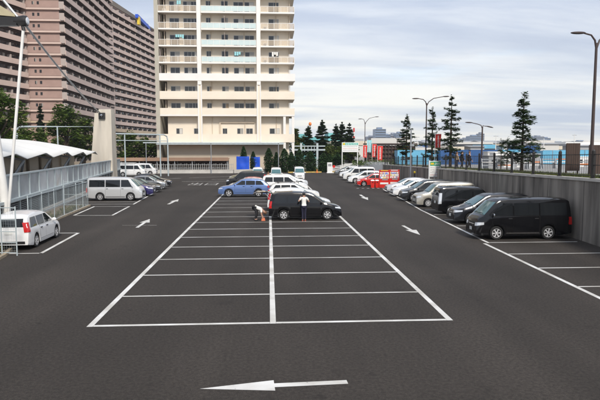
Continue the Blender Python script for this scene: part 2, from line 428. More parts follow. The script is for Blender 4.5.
for i in range(1500):
    t = random.random()**1.5; y = 4+t*11; x0 = -10.2-(y-4)*.2
    pts.append((x0-.05-abs(random.gauss(0, .5)), y, .05))
for i in range(250):
    y = random.uniform(15, 30); pts.append((-13.0-(y-16)*.07-.2-abs(random.gauss(0, .5)), y, .05))
tufts('weeds', pts, .24, M['weed'], 'yellowing weeds along the tan kerb below the mesh fence', 'weeds')
pts = []
for i in range(5200):
    y = random.uniform(2, 75)*random.choice((1, .6, .4)); x = wall_x(y)+.5+abs(random.gauss(0, .9)); pts.append((x, y, street_z(y)))
tufts('grass', pts, .22, M['grass'], 'rough grass verge behind the coping of the retaining wall', 'grass')

# ------------------------------------------------------------------ retaining wall and its fence
rw = thing('retaining_wall', 'dark streaked concrete retaining wall with pale coping beside the parked vans', 'wall', (14.9, 12, 0))
b = MB(); cp = MB(); ks = list(range(-26, 110, 4))
for y0, y1 in zip(ks, ks[1:]):
    x0, x1 = wall_x(y0)-14.9, wall_x(y1)-14.9; z0, z1 = street_z(y0)-.02, street_z(y1)-.02
    if y0 > 84: z0 -= (y0-84)*.05; z1 -= (y1-84)*.05
    b.hexa([(x0, y0-12, -.1), (x0+.35, y0-12, -.1), (x1+.35, y1-12, -.1), (x1, y1-12, -.1)], [(x0, y0-12, z0), (x0+.35, y0-12, z0), (x1+.35, y1-12, z1), (x1, y1-12, z1)])
    cp.hexa([(x0-.06, y0-12, z0), (x0+.5, y0-12, z0), (x1+.5, y1-12, z1), (x1-.06, y1-12, z1)], [(x0-.06, y0-12, z0+.13), (x0+.5, y0-12, z0+.13), (x1+.5, y1-12, z1+.13), (x1-.06, y1-12, z1+.13)])
    j = MB()
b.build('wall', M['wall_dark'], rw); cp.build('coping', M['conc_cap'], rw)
jb = MB()
for y in range(-24, 100, 4): jb.box(wall_x(y)-14.9-.004, wall_x(y)-14.9+.02, y-12-.015, y-12+.015, 0, street_z(y)-.05)
jb.build('expansion_joint', M['seam'], rw)

fz = lambda y: street_z(y)+.11
fe = thing('black_fence', 'black steel fence of posts and thin rails along the retaining wall coping', 'fence', (15, 11, fz(11)))
F0 = Vector((15, 11, fz(11)))
fy = [-9.2+3.47*i for i in range(27)]
def fp(y, z=0): return Vector((wall_x(y)+.2, y, fz(y)+z))-F0
post = MB(); post.box(-.055, .055, -.075, .075, 0, 1.28); post.box(-.09, .09, -.11, .11, 0, .03); post.lathe([(1.28, .08), (1.34, .05), (1.36, .0)], 8, 'z')
pm = post.mesh('post', M['steel_black'])
for y in fy: link('post', pm, fe, fp(y))
for y0, y1 in zip(fy, fy[1:]):
    b = MB()
    for z in (.12, .62, 1.12): b.bar(fp(y0, z), fp(y1, z), .035, .035)
    n = 16
    for k in range(1, n):
        p = fp(y0+(y1-y0)*k/n); b.bar(p+Vector((0, 0, .12)), p+Vector((0, 0, 1.12)), .012, .012)
    b.build('railing', M['steel_black'], fe)

# ------------------------------------------------------------------ vehicles
def interp(prof, d):
    if d <= prof[0][0]: return prof[0][1]
    for (a, za), (c, zc) in zip(prof, prof[1:]):
        if d <= c: return za+(zc-za)*(d-a)/(c-a)
    return prof[-1][1]

def car_template(s):
    """meshes of one kind of vehicle; x forward, nose at +L/2, wheels on z = 0"""
    L, W, H, z0 = s['L'], s['W'], s['H'], s.get('z0', .2)
    top, belt, RW = s['top'], s['belt'], s['R']; tum = s.get('tumble', .2)
    Ra = RW+.055
    def zt_(d):
        k = .05
        if d < .12 or d > L-.2: return interp(top, d)
        return (interp(top, d-k)+2*interp(top, d)+interp(top, d+k))/4
    def sec(d):
        zt = zt_(d); zb = min(interp(belt, d), zt-.015)
        w = W
        if d < .7: w = W*(1-s.get('nose', .17)*((.7-d)/.7)**2.4)
        if d > L-.4: w = W*(1-.05*((d-L+.4)/.4)**2)
        zl = z0+.05*max(0, 1-d/.3)+.08*max(0, (d-L+.5)/.5)
        arch = z0
        for dw in s['wheels']:
            if abs(d-dw) < Ra: arch = max(arch, RW+math.sqrt(max(0, Ra*Ra-(d-dw)**2)))
        zl = max(zl, arch) if arch > z0 else zl
        zl = min(zl, zb-.08)
        h = max(0, min(1, (zt-zb)/(H-interp(belt, L*.5))))
        wr = w-.035-tum*h*W
        r = min(.09, (zt-zb)*.5)
        zm = z0+(zb-z0)*.5
        P = [(0, zl), (w-.2, zl), (w-.03, zl), (w-.004, zl+.03 if arch > z0 else max(zl+.03, z0+.14)), (w, max(zl+.045, zm)), (w-.006, max(zl+.055, zb-.10)), (w-.035, zb)]
        for t in (.33, .66): P.append((w-.035+(wr-w+.035)*t, zb+(zt-r-zb)*t))
        P += [(wr, zt-r), (wr-.35*r, zt-.3*r), (wr-1.3*r, zt), (wr*.55, zt+.025*h+.012), (0, zt+.035*h+.016)]
        return P
    ds = set([0, L])
    for p in top: ds.add(p[0])
    for k in range(int(L/.12)): ds.add(k*.12)
    for k in range(1, 6): ds.add(k*.02); ds.add(L-k*.03)
    for dw in s['wheels']:
        for k in range(-8, 9): ds.add(dw+Ra*math.sin(k*PI/16))
        ds.add(dw-Ra-.004); ds.add(dw+Ra+.004)
    ds = sorted(d for d in ds if 0 <= d <= L)
    dd = [ds[0]]
    for d in ds[1:]:
        if d-dd[-1] > .0035: dd.append(d)
    secs = [sec(d) for d in dd]; n = len(secs[0])
    b = MB()
    for sgn in (1, -1):
        o = len(b.v)
        for d, P in zip(dd, secs):
            for (y, z) in P: b.v.append((L/2-d, sgn*y, z))
        for i in range(len(dd)-1):
            for k in range(n-1):
                q = [o+i*n+k, o+i*n+k+1, o+(i+1)*n+k+1, o+(i+1)*n+k]
                b.f.append(q if sgn < 0 else q[::-1]); b.m.append(1 if k < 2 else 0)
        for e in (0, len(dd)-1):
            b.f.append([o+e*n+k for k in range(n)]); b.m.append(0)
    paint = M['white']
    body = b.mesh('body', [paint, M['trim']], smooth=True, angle=28)
    bvh = BVHTree.FromPolygons([v.co for v in body.vertices], [p.vertices[:] for p in body.polygons])
    T = []
    def put(name, me, loc=(0, 0, 0), parent=None, painted=False, rot=None):
        T.append(dict(name=name, me=me, loc=loc, parent=parent, painted=painted, rot=rot)); return len(T)-1
    put('body', body, painted=True)
    def patch(axis, quad, nn=6, mm=4, off=.006, mb=None, mi=0):
        """quad lies on the plane looked at along the axis and is laid onto the body; front/rear quads are (y, z), side quads (d, z), roof quads (d, y)"""
        mb = mb or MB(); o = len(mb.v); idx = {}
        for j in range(mm+1):
            for i in range(nn+1):
                u, v = i/nn, j/mm
                A = [quad[0][k]*(1-u)+quad[1][k]*u for k in (0, 1)]; B = [quad[3][k]*(1-u)+quad[2][k]*u for k in (0, 1)]
                a, c = A[0]*(1-v)+B[0]*v, A[1]*(1-v)+B[1]*v
                if axis == 'front': og, dr = Vector((6, a, c)), Vector((-1, 0, 0))
                elif axis == 'rear': og, dr = Vector((-6, a, c)), Vector((1, 0, 0))
                elif axis[1] == 'c':
                    e_ = 1 if axis[0] == 'f' else -1; sg_ = 1 if axis[2] == 'p' else -1; q_ = .70710678
                    dr = Vector((-e_*q_, -sg_*q_, 0)); og = Vector((e_*(L/2-.06), sg_*W*.93, c))-dr*1.5+Vector((-e_*q_, sg_*q_, 0))*a
                elif axis == 'port': og, dr = Vector((L/2-a, 4, c)), Vector((0, -1, 0))
                elif axis == 'star': og, dr = Vector((L/2-a, -4, c)), Vector((0, 1, 0))
                else: og, dr = Vector((L/2-a, c, 5)), Vector((0, 0, -1))
                hit, nrm, fi, dist = bvh.ray_cast(og, dr)
                if hit is None: continue
                if nrm.dot(dr) > 0: nrm = -nrm
                idx[i, j] = len(mb.v); mb.v.append(tuple(hit+nrm*off))
        for j in range(mm):
            for i in range(nn):
                ks = [(i, j), (i+1, j), (i+1, j+1), (i, j+1)]
                if all(k in idx for k in ks): mb.f.append([idx[k] for k in ks]); mb.m.append(mi)
        return mb
    def fin(mb, name, mats, **k):
        if mb.f: return put(name, mb.mesh(name, mats, smooth=True, angle=50), **k)
    fb, ft, sp, rb, rt, zb, ztw = s['win']
    st = [fb]+sp+[rb]; g = .035
    for side in ('port', 'star'):
        doors = []
        for i in range(len(st)-1):
            a0, a1 = st[i]+(g if i else 0), st[i+1]-(g if i < len(st)-2 else 0)
            t0, t1 = (ft if i == 0 else a0), (rt if i == len(st)-2 else a1)
            w_ = patch(side, [(a0, zb), (a1, zb), (t1, ztw), (t0, ztw)], 8, 5, .007)
            par = None
            if i < s.get('doors', 2):
                d0, d1 = (s['door0'] if i == 0 else st[i]+.005), (st[i+1]-.005 if i == 0 else min(st[i+1]-.005, s['wheels'][1]-Ra-.05))
                zl = z0+.17
                db = patch(side, [(d0-.012, zl-.012), (d1+.012, zl-.012), (d1+.012, zb-.02), (d0-.012, zb-.02)], 8, 6, .002, None, 1)
                patch(side, [(d0, zl), (d1, zl), (d1, zb-.03), (d0, zb-.03)], 8, 6, .005, db, 0)
                par = fin(db, 'door', [paint, M['seam']], painted=True)
                hx, hz = d1-.16, zb-.14
                sg = 1 if side == 'port' else -1
                hit, nr, *_ = bvh.ray_cast(Vector((L/2-hx, 4*sg, hz)), Vector((0, -sg, 0)))
                if hit:
                    h = MB(); h.box(-.09, .09, -.022, .022, -.018, .018)
                    put('handle', h.mesh('handle', [M['chrome'] if s.get('chrome') else M['trim']]), loc=hit+nr*.012, parent=par)
            fin(w_, 'window', M['glass'])
    wz0, wz1, wy0, wy1 = s['ws']
    fin(patch('front', [(-wy0, wz0), (wy0, wz0), (wy1, wz1), (-wy1, wz1)], 18, 10, .008), 'windscreen', M['glass_ws'])
    rz0, rz1, ry0, ry1 = s['rw']
    fin(patch('rear', [(-ry0, rz0), (ry0, rz0), (ry1, rz1), (-ry1, rz1)], 18, 8, .012), 'rear_window', M['glass'])
    hy0, hy1, hz0, hz1 = s['head']
    for sg in (1, -1):
        cs = 'p' if sg > 0 else 's'; hw_ = (hy1-hy0)*.70; hs_ = s.get('headwrap', .34)*.62
        hb = patch('fc'+cs, [(-hw_, hz0), (hs_, hz0+.09), (hs_, hz1+.01), (-hw_, hz1-.025)], 14, 6, .012)
        fin(hb, 'headlight', M['lamp'])
        ty0, ty1, tz0, tz1 = s['tail']
        tb = patch('rc'+cs, [(-(ty1-ty0)*.72, tz0), (.13, tz0+.02), (.11, tz1), (-(ty1-ty0)*.72, tz1)], 16, 10, .028)
        fin(tb, 'taillight', M['tail'])
    gz0, gz1, gy = s['grille']
    gb = patch('front', [(-gy, gz0), (gy, gz0), (gy, gz1), (-gy, gz1)], 8, 3, .009)
    fin(gb, 'grille', M['trim'])
    cb = patch('front', [(-gy*.95, (gz0+gz1)/2-.016), (gy*.95, (gz0+gz1)/2-.016), (gy*.95, (gz0+gz1)/2+.016), (-gy*.95, (gz0+gz1)/2+.016)], 8, 1, .018)
    fin(cb, 'grille_bar', M['chrome'])
    fin(patch('front', [(-W*.62, z0+.09), (W*.62, z0+.09), (W*.55, z0+.20), (-W*.55, z0+.20)], 8, 2, .008), 'air_intake', M['trim'])
    pz = s.get('platez', .42)
    fin(patch('front', [(-.165, pz), (.165, pz), (.165, pz+.165), (-.165, pz+.165)], 2, 2, .022), 'licence_plate', M['plate'])
    pz = s.get('rplatez', .72)
    fin(patch('rear', [(-.165, pz), (.165, pz), (.165, pz+.165), (-.165, pz+.165)], 2, 2, .022), 'licence_plate', M['plate'])
    fin(patch('rear', [(-W*.8, z0+.12), (W*.8, z0+.12), (W*.8, z0+.24), (-W*.8, z0+.24)], 8, 1, .008), 'rear_bumper_strip', M['trim'])
    for sg in (1, -1):
        mx, mz = s['mirror']; mb = MB(); P = sec(mx); yy = 0
        hit, *_ = bvh.ray_cast(Vector((L/2-mx, 4*sg, mz)), Vector((0, -sg, 0)))
        yy = abs(hit.y) if hit else W
        mb.ell((0, sg*.10, .06), (.055, .105, .085), 8); mb.bar((0, -sg*.03, .0), (0, sg*.08, .03), .05, .04)
        put('mirror', mb.mesh('mirror', [M['chrome'] if s.get('chrome_mirror') else paint], smooth=True), loc=(L/2-mx, sg*yy, mz), painted=not s.get('chrome_mirror'))
        if s.get('molding'):
            sd_ = 'port' if sg > 0 else 'star'; a_, c_ = s['wheels'][0]+Ra+.08, s['wheels'][1]-Ra-.08
            fin(patch(sd_, [(a_, z0+.10), (c_, z0+.10), (c_, z0+.135), (a_, z0+.135)], 8, 1, .016), 'side_moulding', M['chrome'])
        w_ = MB(); w_.bar((0, sg*.62, 0), (0, sg*.08, .035), .014, .014)
    # wipers
    wb = MB()
    for y0, y1 in ((.55, .02), (-.05, -.58)):
        ps = []
        for t in (0, .5, 1):
            y = y0+(y1-y0)*t; z = wz0+.03+.12*t*(1-t)
            hit, nr, *_ = bvh.ray_cast(Vector((6, y*wy0/.75, z)), Vector((-1, 0, 0)))
            if hit: ps.append(hit+nr*.02)
        if len(ps) == 3: wb.tube(ps, .012, 5)
    fin(wb, 'wiper', M['trim'])
    # wheels
    hw = .105
    ty = MB(); ty.lathe([(-hw+.01, RW*.66), (-hw, RW*.90), (-hw+.03, RW*.985), (-.03, RW), (.03, RW), (hw-.03, RW*.985), (hw, RW*.90), (hw-.01, RW*.66), (hw-.04, RW*.63)], 28, 'y')
    tm = ty.mesh('wheel', M['tyre'], smooth=True, angle=40)
    rm = MB(); rr = RW*.66
    rm.lathe([(hw-.005, rr), (hw-.012, rr*.90), (hw-.05, rr*.86), (hw-.07, 0.001)], 28, 'y', mi=1)
    ns = s.get('spokes', 5)
    for k in range(ns):
        a = 2*PI*k/ns+.3; wd = s.get('spokew', .16)
        for e in (-1, 1):
            pass
        c, sn = math.cos(a), math.sin(a)
        def pt(r, t, y): return (r*c-t*sn, y, r*sn+t*c)
        y1 = hw-.008; y0 = hw-.03
        q = [pt(.03, -wd*rr*.55, y1), pt(.03, wd*rr*.55, y1), pt(rr*.92, wd*rr, y1-.004), pt(rr*.92, -wd*rr, y1-.004)]
        q2 = [(x, y0, z) for x, y, z in q]
        rm.add(q+q2, [(3, 2, 1, 0), (0, 1, 5, 4), (1, 2, 6, 5), (2, 3, 7, 6), (3, 0, 4, 7)], 0)
    rm.lathe([(hw-.028, rr*.24), (hw-.004, rr*.22), (hw, rr*.15), (hw, .001)], 14, 'y', mi=0)
    rm.lathe([(hw-.03, rr*1.0), (hw-.002, rr*.99), (hw-.004, rr*.90), (hw-.03, rr*.89)], 28, 'y', mi=0)
    rme = rm.mesh('rim', [M['rim'], M['rim_dark']], smooth=True, angle=30)
    for dw in s['wheels']:
        for sg in (1, -1):
            w_ = put('wheel', tm, loc=(L/2-dw, sg*(W-hw-.02), RW), rot=(0, random.uniform(0, 2), 0 if sg > 0 else PI))
            put('rim', rme, parent=w_)
    return T

SPEC = {
 'van': dict(L=4.7, W=.86, H=1.98, z0=.22, R=.335, wheels=(.96, 3.53), tumble=.13, nose=.12,
    top=[(0, .60), (.03, .80), (.08, .98), (.17, 1.10), (.32, 1.18), (.95, 1.83), (1.12, 1.92), (1.5, 1.965), (2.6, 1.98), (4.2, 1.965), (4.50, 1.94), (4.58, 1.88), (4.635, 1.58), (4.675, 1.05), (4.70, .55)],
    belt=[(0, .58), (.2, 1.0), (.5, 1.10), (1.2, 1.13), (4.7, 1.14)], win=(.80, 1.14, [1.78, 3.08], 4.44, 4.42, 1.18, 1.78), door0=.74, ws=(1.22, 1.82, .74, .64),
    rw=(1.15, 1.72, .66, .62), head=(.40, .76, .66, .86), tail=(.70, .82, .72, 1.10), grille=(.66, .82, .36), mirror=(.78, 1.16), spokes=6, chrome=True, chrome_mirror=True, molding=True),
 'minivan': dict(L=4.75, W=.90, H=1.76, z0=.20, R=.335, wheels=(.95, 3.78), tumble=.17,
    top=[(0, .48), (.03, .68), (.10, .80), (.3, .90), (.75, 1.0), (1.0, 1.07), (1.85, 1.62), (2.15, 1.72), (3.2, 1.76), (4.2, 1.71), (4.5, 1.62), (4.58, 1.5), (4.66, 1.1), (4.75, .6)],
    belt=[(0, .46), (.4, .80), (1.0, .97), (4.75, 1.06)], win=(1.42, 1.98, [2.45, 3.55], 4.45, 4.30, 1.08, 1.56), door0=1.40, ws=(1.10, 1.60, .76, .62),
    rw=(1.12, 1.55, .64, .58), head=(.44, .84, .66, .82), tail=(.68, .84, .75, 1.2), grille=(.62, .74, .40), mirror=(1.35, 1.03), spokes=6, headwrap=.46),
 'low_minivan': dict(L=4.6, W=.86, H=1.58, z0=.18, R=.315, wheels=(.90, 3.62), tumble=.17,
    top=[(0, .42), (.03, .58), (.10, .68), (.3, .77), (.85, .91), (1.08, .98), (2.0, 1.45), (2.4, 1.54), (3.1, 1.57), (4.0, 1.51), (4.3, 1.42), (4.42, 1.28), (4.52, .96), (4.6, .55)],
    belt=[(0, .40), (.4, .70), (1.0, .87), (4.6, .98)], win=(1.45, 2.10, [2.45, 3.40], 4.28, 4.05, .98, 1.40), door0=1.42, ws=(1.02, 1.44, .72, .60),
    rw=(1.03, 1.38, .62, .56), head=(.44, .80, .57, .72), tail=(.66, .815, .80, 1.22), grille=(.54, .64, .38), mirror=(1.42, .95), spokes=6, headwrap=.52, platez=.34),
 'suv': dict(L=4.73, W=.92, H=1.67, z0=.27, R=.365, wheels=(.98, 3.70), tumble=.17,
    top=[(0, .60), (.03, .76), (.12, .86), (.35, .95), (1.0, 1.04), (1.25, 1.09), (2.05, 1.54), (2.4, 1.63), (3.1, 1.66), (3.7, 1.62), (4.15, 1.50), (4.48, 1.22), (4.60, 1.08), (4.70, .85), (4.73, .62)],
    belt=[(0, .58), (.4, .88), (1.1, 1.0), (4.73, 1.10)], win=(1.62, 2.18, [2.52, 3.42], 4.22, 3.92, 1.12, 1.50), door0=1.50, ws=(1.13, 1.52, .78, .64),
    rw=(1.16, 1.48, .64, .56), head=(.46, .86, .70, .84), tail=(.60, .86, .85, 1.06), grille=(.66, .80, .40), mirror=(1.55, 1.09), spokes=5, headwrap=.44, rplatez=.74),
 'boxy': dict(L=4.6, W=.86, H=1.85, z0=.19, R=.32, wheels=(.86, 3.70), tumble=.12, nose=.13,
    top=[(0, .52), (.02, .74), (.07, .88), (.2, .97), (.7, 1.05), (.9, 1.10), (1.55, 1.70), (1.8, 1.80), (3.3, 1.85), (4.25, 1.81), (4.42, 1.74), (4.48, 1.6), (4.54, 1.1), (4.6, .55)],
    belt=[(0, .50), (.3, .86), (.9, 1.0), (4.6, 1.03)], win=(1.20, 1.62, [2.25, 3.40], 4.38, 4.34, 1.06, 1.64), door0=1.15, ws=(1.13, 1.68, .74, .64),
    rw=(1.08, 1.62, .68, .62), head=(.42, .80, .66, .86), tail=(.70, .82, .72, 1.45), grille=(.64, .80, .38), mirror=(1.18, 1.04), spokes=8, headwrap=.30),
 'hatch': dict(L=3.95, W=.85, H=1.50, z0=.18, R=.30, wheels=(.78, 3.28), tumble=.17,
    top=[(0, .42), (.03, .60), (.1, .70), (.3, .80), (.75, .92), (.95, .98), (1.72, 1.40), (2.1, 1.48), (2.7, 1.49), (3.3, 1.42), (3.55, 1.30), (3.78, .96), (3.90, .86), (3.95, .52)],
    belt=[(0, .40), (.3, .72), (.9, .88), (3.95, .97)], win=(1.25, 1.82, [2.15], 3.35, 3.05, .98, 1.35), door0=1.15, ws=(1.02, 1.39, .70, .58),
    rw=(1.0, 1.32, .60, .52), head=(.42, .80, .58, .76), tail=(.62, .78, .74, 1.0), grille=(.54, .64, .34), mirror=(1.22, .95), spokes=5, platez=.34, doors=2),
 'wagon': dict(L=4.5, W=.86, H=1.47, z0=.17, R=.31, wheels=(.88, 3.45), tumble=.17,
    top=[(0, .42), (.03, .58), (.1, .66), (.3, .74), (.95, .87), (1.2, .93), (2.05, 1.36), (2.4, 1.44), (3.0, 1.47), (3.8, 1.42), (4.1, 1.32), (4.30, 1.0), (4.44, .85), (4.5, .52)],
    belt=[(0, .40), (.4, .66), (1.1, .83), (4.5, .93)], win=(1.58, 2.15, [2.5, 3.35], 4.05, 3.80, .94, 1.31), door0=1.45, ws=(.97, 1.35, .72, .58),
    rw=(.98, 1.28, .62, .54), head=(.42, .80, .55, .68), tail=(.60, .80, .70, .90), grille=(.50, .60, .36), mirror=(1.52, .91), spokes=7, platez=.32),
 'kei_van': dict(L=3.4, W=.74, H=1.88, z0=.20, R=.28, wheels=(.62, 3.0-.42), tumble=.09, nose=.10,
    top=[(0, .58), (.02, .82), (.06, .96), (.22, 1.06), (.30, 1.10), (.78, 1.70), (.95, 1.80), (1.6, 1.88), (2.7, 1.88), (3.15, 1.84), (3.26, 1.74), (3.34, 1.05), (3.4, .52)],
    belt=[(0, .55), (.3, .98), (3.4, 1.05)], win=(.62, .95, [1.45, 2.35], 3.18, 3.14, 1.09, 1.66), door0=.56, ws=(1.13, 1.68, .64, .56),
    rw=(1.08, 1.62, .58, .54), head=(.36, .66, .66, .86), tail=(.58, .70, .66, .95), grille=(.62, .74, .30), mirror=(.60, 1.05), spokes=8, spokew=.1),
}
TPL = {}
def car(kind, name, label, cat, paint, loc, rz, group=None, plate_skip=False):
    if kind not in TPL: TPL[kind] = car_template(SPEC[kind])
    root = thing(name, label, cat, (*loc, 0), rz, group)
    obs = []
    for t in TPL[kind]:
        par = root if t['parent'] is None else obs[t['parent']]
        o = link(t['name'], t['me'], par, t['loc'], t['rot'])
        if t['painted']:
            o.material_slots[0].link = 'OBJECT'; o.material_slots[0].material = paint
        obs.append(o)
    return root
P = {
 'black': car_paint('black_paint', (.005, .005, .006), 0, .12), 'graphite': car_paint('graphite_paint', (.016, .017, .021), .3, .2),
 'white': car_paint('white_paint', (.76, .76, .75), 0, .3), 'pearl': car_paint('pearl_white_paint', (.68, .68, .66), 0, .28),
 'silver': car_paint('silver_paint', (.62, .63, .635), .35, .3), 'blue': car_paint('light_blue_metallic', (.125, .205, .43), .3, .22),
 'beige': car_paint('champagne_paint', (.47, .445, .385), .45, .3), 'red': car_paint('red_paint', (.52, .016, .010), 0, .26),
 'indigo': car_paint('indigo_paint', (.030, .026, .115), .3, .25), 'dark': car_paint('dark_grey_paint', (.022, .023, .026), .3, .28),
 'grey': car_paint('mid_grey_paint', (.20, .21, .22), .5, .3), 'olive': car_paint('olive_paint', (.20, .19, .12), .2, .35),
}
GV = 'cars parked in the lot'
def facing(nose_x, near_y, kind, direction):
    """centre of a car whose nose (direction -1) or tail (+1) side starts at nose_x, near side at near_y"""
    s = SPEC[kind]
    return (nose_x+s['L']/2, near_y+s['W'])
def wallcar(kind, name, label, cat, paint, nose_x, near_y, rev=False, tilt=0):
    c = facing(nose_x, near_y, kind, -1); return car(kind, name, label, cat, P[paint], c, (0 if rev else PI)+tilt, GV)
def loadcar(kind, name, label, cat, paint, nose_x, near_y, faces_right, tilt=0):
    s = SPEC[kind]; c = (nose_x-s['L']/2 if faces_right else nose_x+s['L']/2, near_y+s['W'])
    return car(kind, name, label, cat, P[paint], c, (0 if faces_right else PI)+tilt, GV)

# beside the retaining wall, noses to the lane
wallcar('van', 'black_van', 'long black van with dark side windows parked against the retaining wall, first in the row', 'van', 'black', 9.95, 12.45)
wallcar('minivan', 'grey_minivan', 'graphite minivan with swept headlights, parked directly behind the long black van', 'minivan', 'graphite', 10.75, 18.1)
wallcar('boxy', 'black_boxy_minivan', 'upright black minivan showing its tail to the lane between graphite and beige minivans', 'minivan', 'black', 11.25, 23.0, rev=True)
for o in C.objects['black_boxy_minivan'].children:
    if o.name.startswith('taillight'): o.material_slots[0].link = 'OBJECT'; o.material_slots[0].material = M['lamp']
wallcar('boxy', 'beige_minivan', 'champagne beige minivan by the concrete wall, beside the tail-out black one', 'minivan', 'beige', 11.1, 27.9)
wallcar('minivan', 'dark_minivan', 'dark grey minivan wedged between the beige minivan and a white one', 'minivan', 'dark', 11.1, 32.6)
wallcar('low_minivan', 'white_low_minivan', 'low white minivan beside the dark grey one, near the price board', 'minivan', 'white', 11.4, 37.4)
wallcar('wagon', 'silver_wagon', 'silver wagon parked next to the red vending machines', 'car', 'silver', 11.8, 42.0)
wallcar('hatch', 'red_hatchback', 'bright red hatchback half hidden behind the two vending machines', 'car', 'red', 10.35, 52.0)
wallcar('low_minivan', 'white_minivan', 'white minivan directly behind the red hatchback', 'minivan', 'white', 10.2, 58.5)
wallcar('boxy', 'pearl_minivan', 'tall pearl white minivan, second behind the red hatchback', 'minivan', 'pearl', 10.4, 65.0)
wallcar('low_minivan', 'white_minivan', 'white low car, third behind the red hatchback', 'car', 'white', 10.9, 73)
wallcar('wagon', 'grey_wagon', 'grey wagon at the end of the wall row by the white sign post', 'car', 'grey', 11.3, 82)
# beside the panel barrier
s_ = SPEC['low_minivan']
car('low_minivan', 'white_people_carrier', 'white people carrier with red tail lamps behind the mesh gate frame', 'minivan', P['white'], (-11.45, 13.1), R(92.5), GV)
loadcar('van', 'silver_van', 'silver van with dark side windows parked by the panel barrier', 'van', 'silver', -11.0, 35.0, True)
loadcar('minivan', 'indigo_minivan', 'indigo minivan almost hidden behind the silver van', 'minivan', 'indigo', -10.95, 39.3, True)
loadcar('wagon', 'dark_estate_car', 'dark estate car whose long roof shows over the silver van', 'car', 'dark', -11.2, 44, True)
loadcar('hatch', 'grey_hatchback', 'grey hatchback between a dark estate and a black one', 'car', 'grey', -11.5, 48.7, True)
loadcar('wagon', 'black_estate_car', 'black estate car last in the row by the panel barrier', 'car', 'black', -11.75, 53.4, True)
loadcar('van', 'plain_white_van', 'white van without roof rack standing before the bicycle shed, nose to the lane', 'van', 'white', -19.3, 83.5, True)
loadcar('van', 'white_roof_rack_van', 'white van with roof rack in front of the bicycle shed', 'van', 'white', -20.2, 79, True)
# centre block, noses outwards
BV = loadcar('minivan', 'black_minivan', 'shiny black minivan with its tailgate raised in the centre block', 'minivan', 'black', 4.55, 20.7, True)
BV.scale = (.96, .97, .98)
loadcar('low_minivan', 'white_wagon_car', 'white car directly behind the open black minivan', 'car', 'white', 4.4, 26.2, True)
loadcar('wagon', 'white_roof_rail_wagon', 'white wagon with roof bars, second behind the open black minivan', 'car', 'pearl', 4.3, 34.5, True)
loadcar('minivan', 'white_tall_minivan', 'white minivan, third behind the open black minivan', 'minivan', 'white', 3.9, 43.2, True)
loadcar('wagon', 'silver_saloon_wagon', 'silver wagon beyond the white cars in the centre block', 'car', 'silver', 4.5, 52, True)
loadcar('suv', 'blue_suv', 'light blue SUV with silver rims facing the open lane', 'SUV', 'blue', -4.75, 38.0, False)
RR = loadcar('hatch', 'red_roofed_hatchback', 'white hatchback with a red roof directly behind the blue SUV', 'car', 'white', -4.3, 44.3, False)
loadcar('boxy', 'dark_grey_minivan', 'boxy dark grey minivan behind the red-roofed hatchback', 'minivan', 'dark', -5.0, 51.3, False)
loadcar('wagon', 'olive_wagon', 'olive wagon with dark nose in front of the blue tarpaulins', 'car', 'olive', -5.5, 63, False)
car('kei_van', 'white_kei_van', 'small white van beside the centre line, its windscreen under the tarpaulins', 'van', P['white'], (-1.6, 64), R(-90), GV)
car('kei_van', 'white_kei_van', 'small white van between two other small white vans by the hedge', 'van', P['white'], (.9, 63), R(-90), GV)
car('kei_van', 'white_kei_van', 'small white van standing alone in front of the pipe rack', 'van', P['white'], (4.2, 66), R(-90), GV)

def roof_bars(root, L, W, H, nm='roof_rack'):
    b = MB()
    for y in (-W*.62, W*.62): b.bar((-L*.35, y, H+.07), (L*.12, y, H+.07), .04, .035)
    for x in (-L*.28, -L*.05, L*.06): b.bar((x, -W*.66, H+.10), (x, W*.66, H+.10), .05, .03)
    for x in (-L*.3, L*.1):
        for y in (-W*.62, W*.62): b.box(x-.03, x+.03, y-.02, y+.02, H-.05, H+.06)
    b.build(nm, M['trim'], root)
for o in list(C.objects):
    if o.name == 'white_roof_rail_wagon': roof_bars(o, 4.5, .86, 1.47)
    if o.name == 'white_roof_rack_van':
        b = MB(); b.box(-1.9, .7, -.62, .62, 2.04, 2.10)
        for x in (-1.7, -.6, .5): b.box(x-.03, x+.03, -.6, .6, 1.93, 2.04)
        for y in (-.62, .62): b.bar((-1.9, y, 2.2), (.7, y, 2.2), .04, .04)
        b.build('roof_rack', M['white'], o)
# raised tailgate of the black minivan
b = MB(); L_ = 4.6
prof = [(-2.10, 1.69), (-2.40, 1.76), (-2.80, 1.79), (-3.15, 1.76), (-3.38, 1.66)]
for (x0, z0), (x1, z1) in zip(prof, prof[1:]):
    w0 = .64
    b.hexa([(x1, -w0, z1-.05), (x0, -w0, z0-.05), (x0, w0, z0-.05), (x1, w0, z1-.05)], [(x1, -w0, z1), (x0, -w0, z0), (x0, w0, z0), (x1, w0, z1)])
tg = b.build('tailgate', [P['black']], BV, smooth=True)
b = MB(); b.hexa([(-2.80, -.52, 1.792), (-2.40, -.52, 1.762), (-2.40, .52, 1.762), (-2.80, .52, 1.792)], [(-2.80, -.52, 1.805), (-2.40, -.52, 1.773), (-2.40, .52, 1.773), (-2.80, .52, 1.805)])
b.build('tailgate_glass', M['glass'], tg)
for y in (-.6, .6): MB().tube([(-2.22, y, 1.3), (-2.65, y, 1.74)], .014, 6).build('strut', M['steel_grey'], tg)
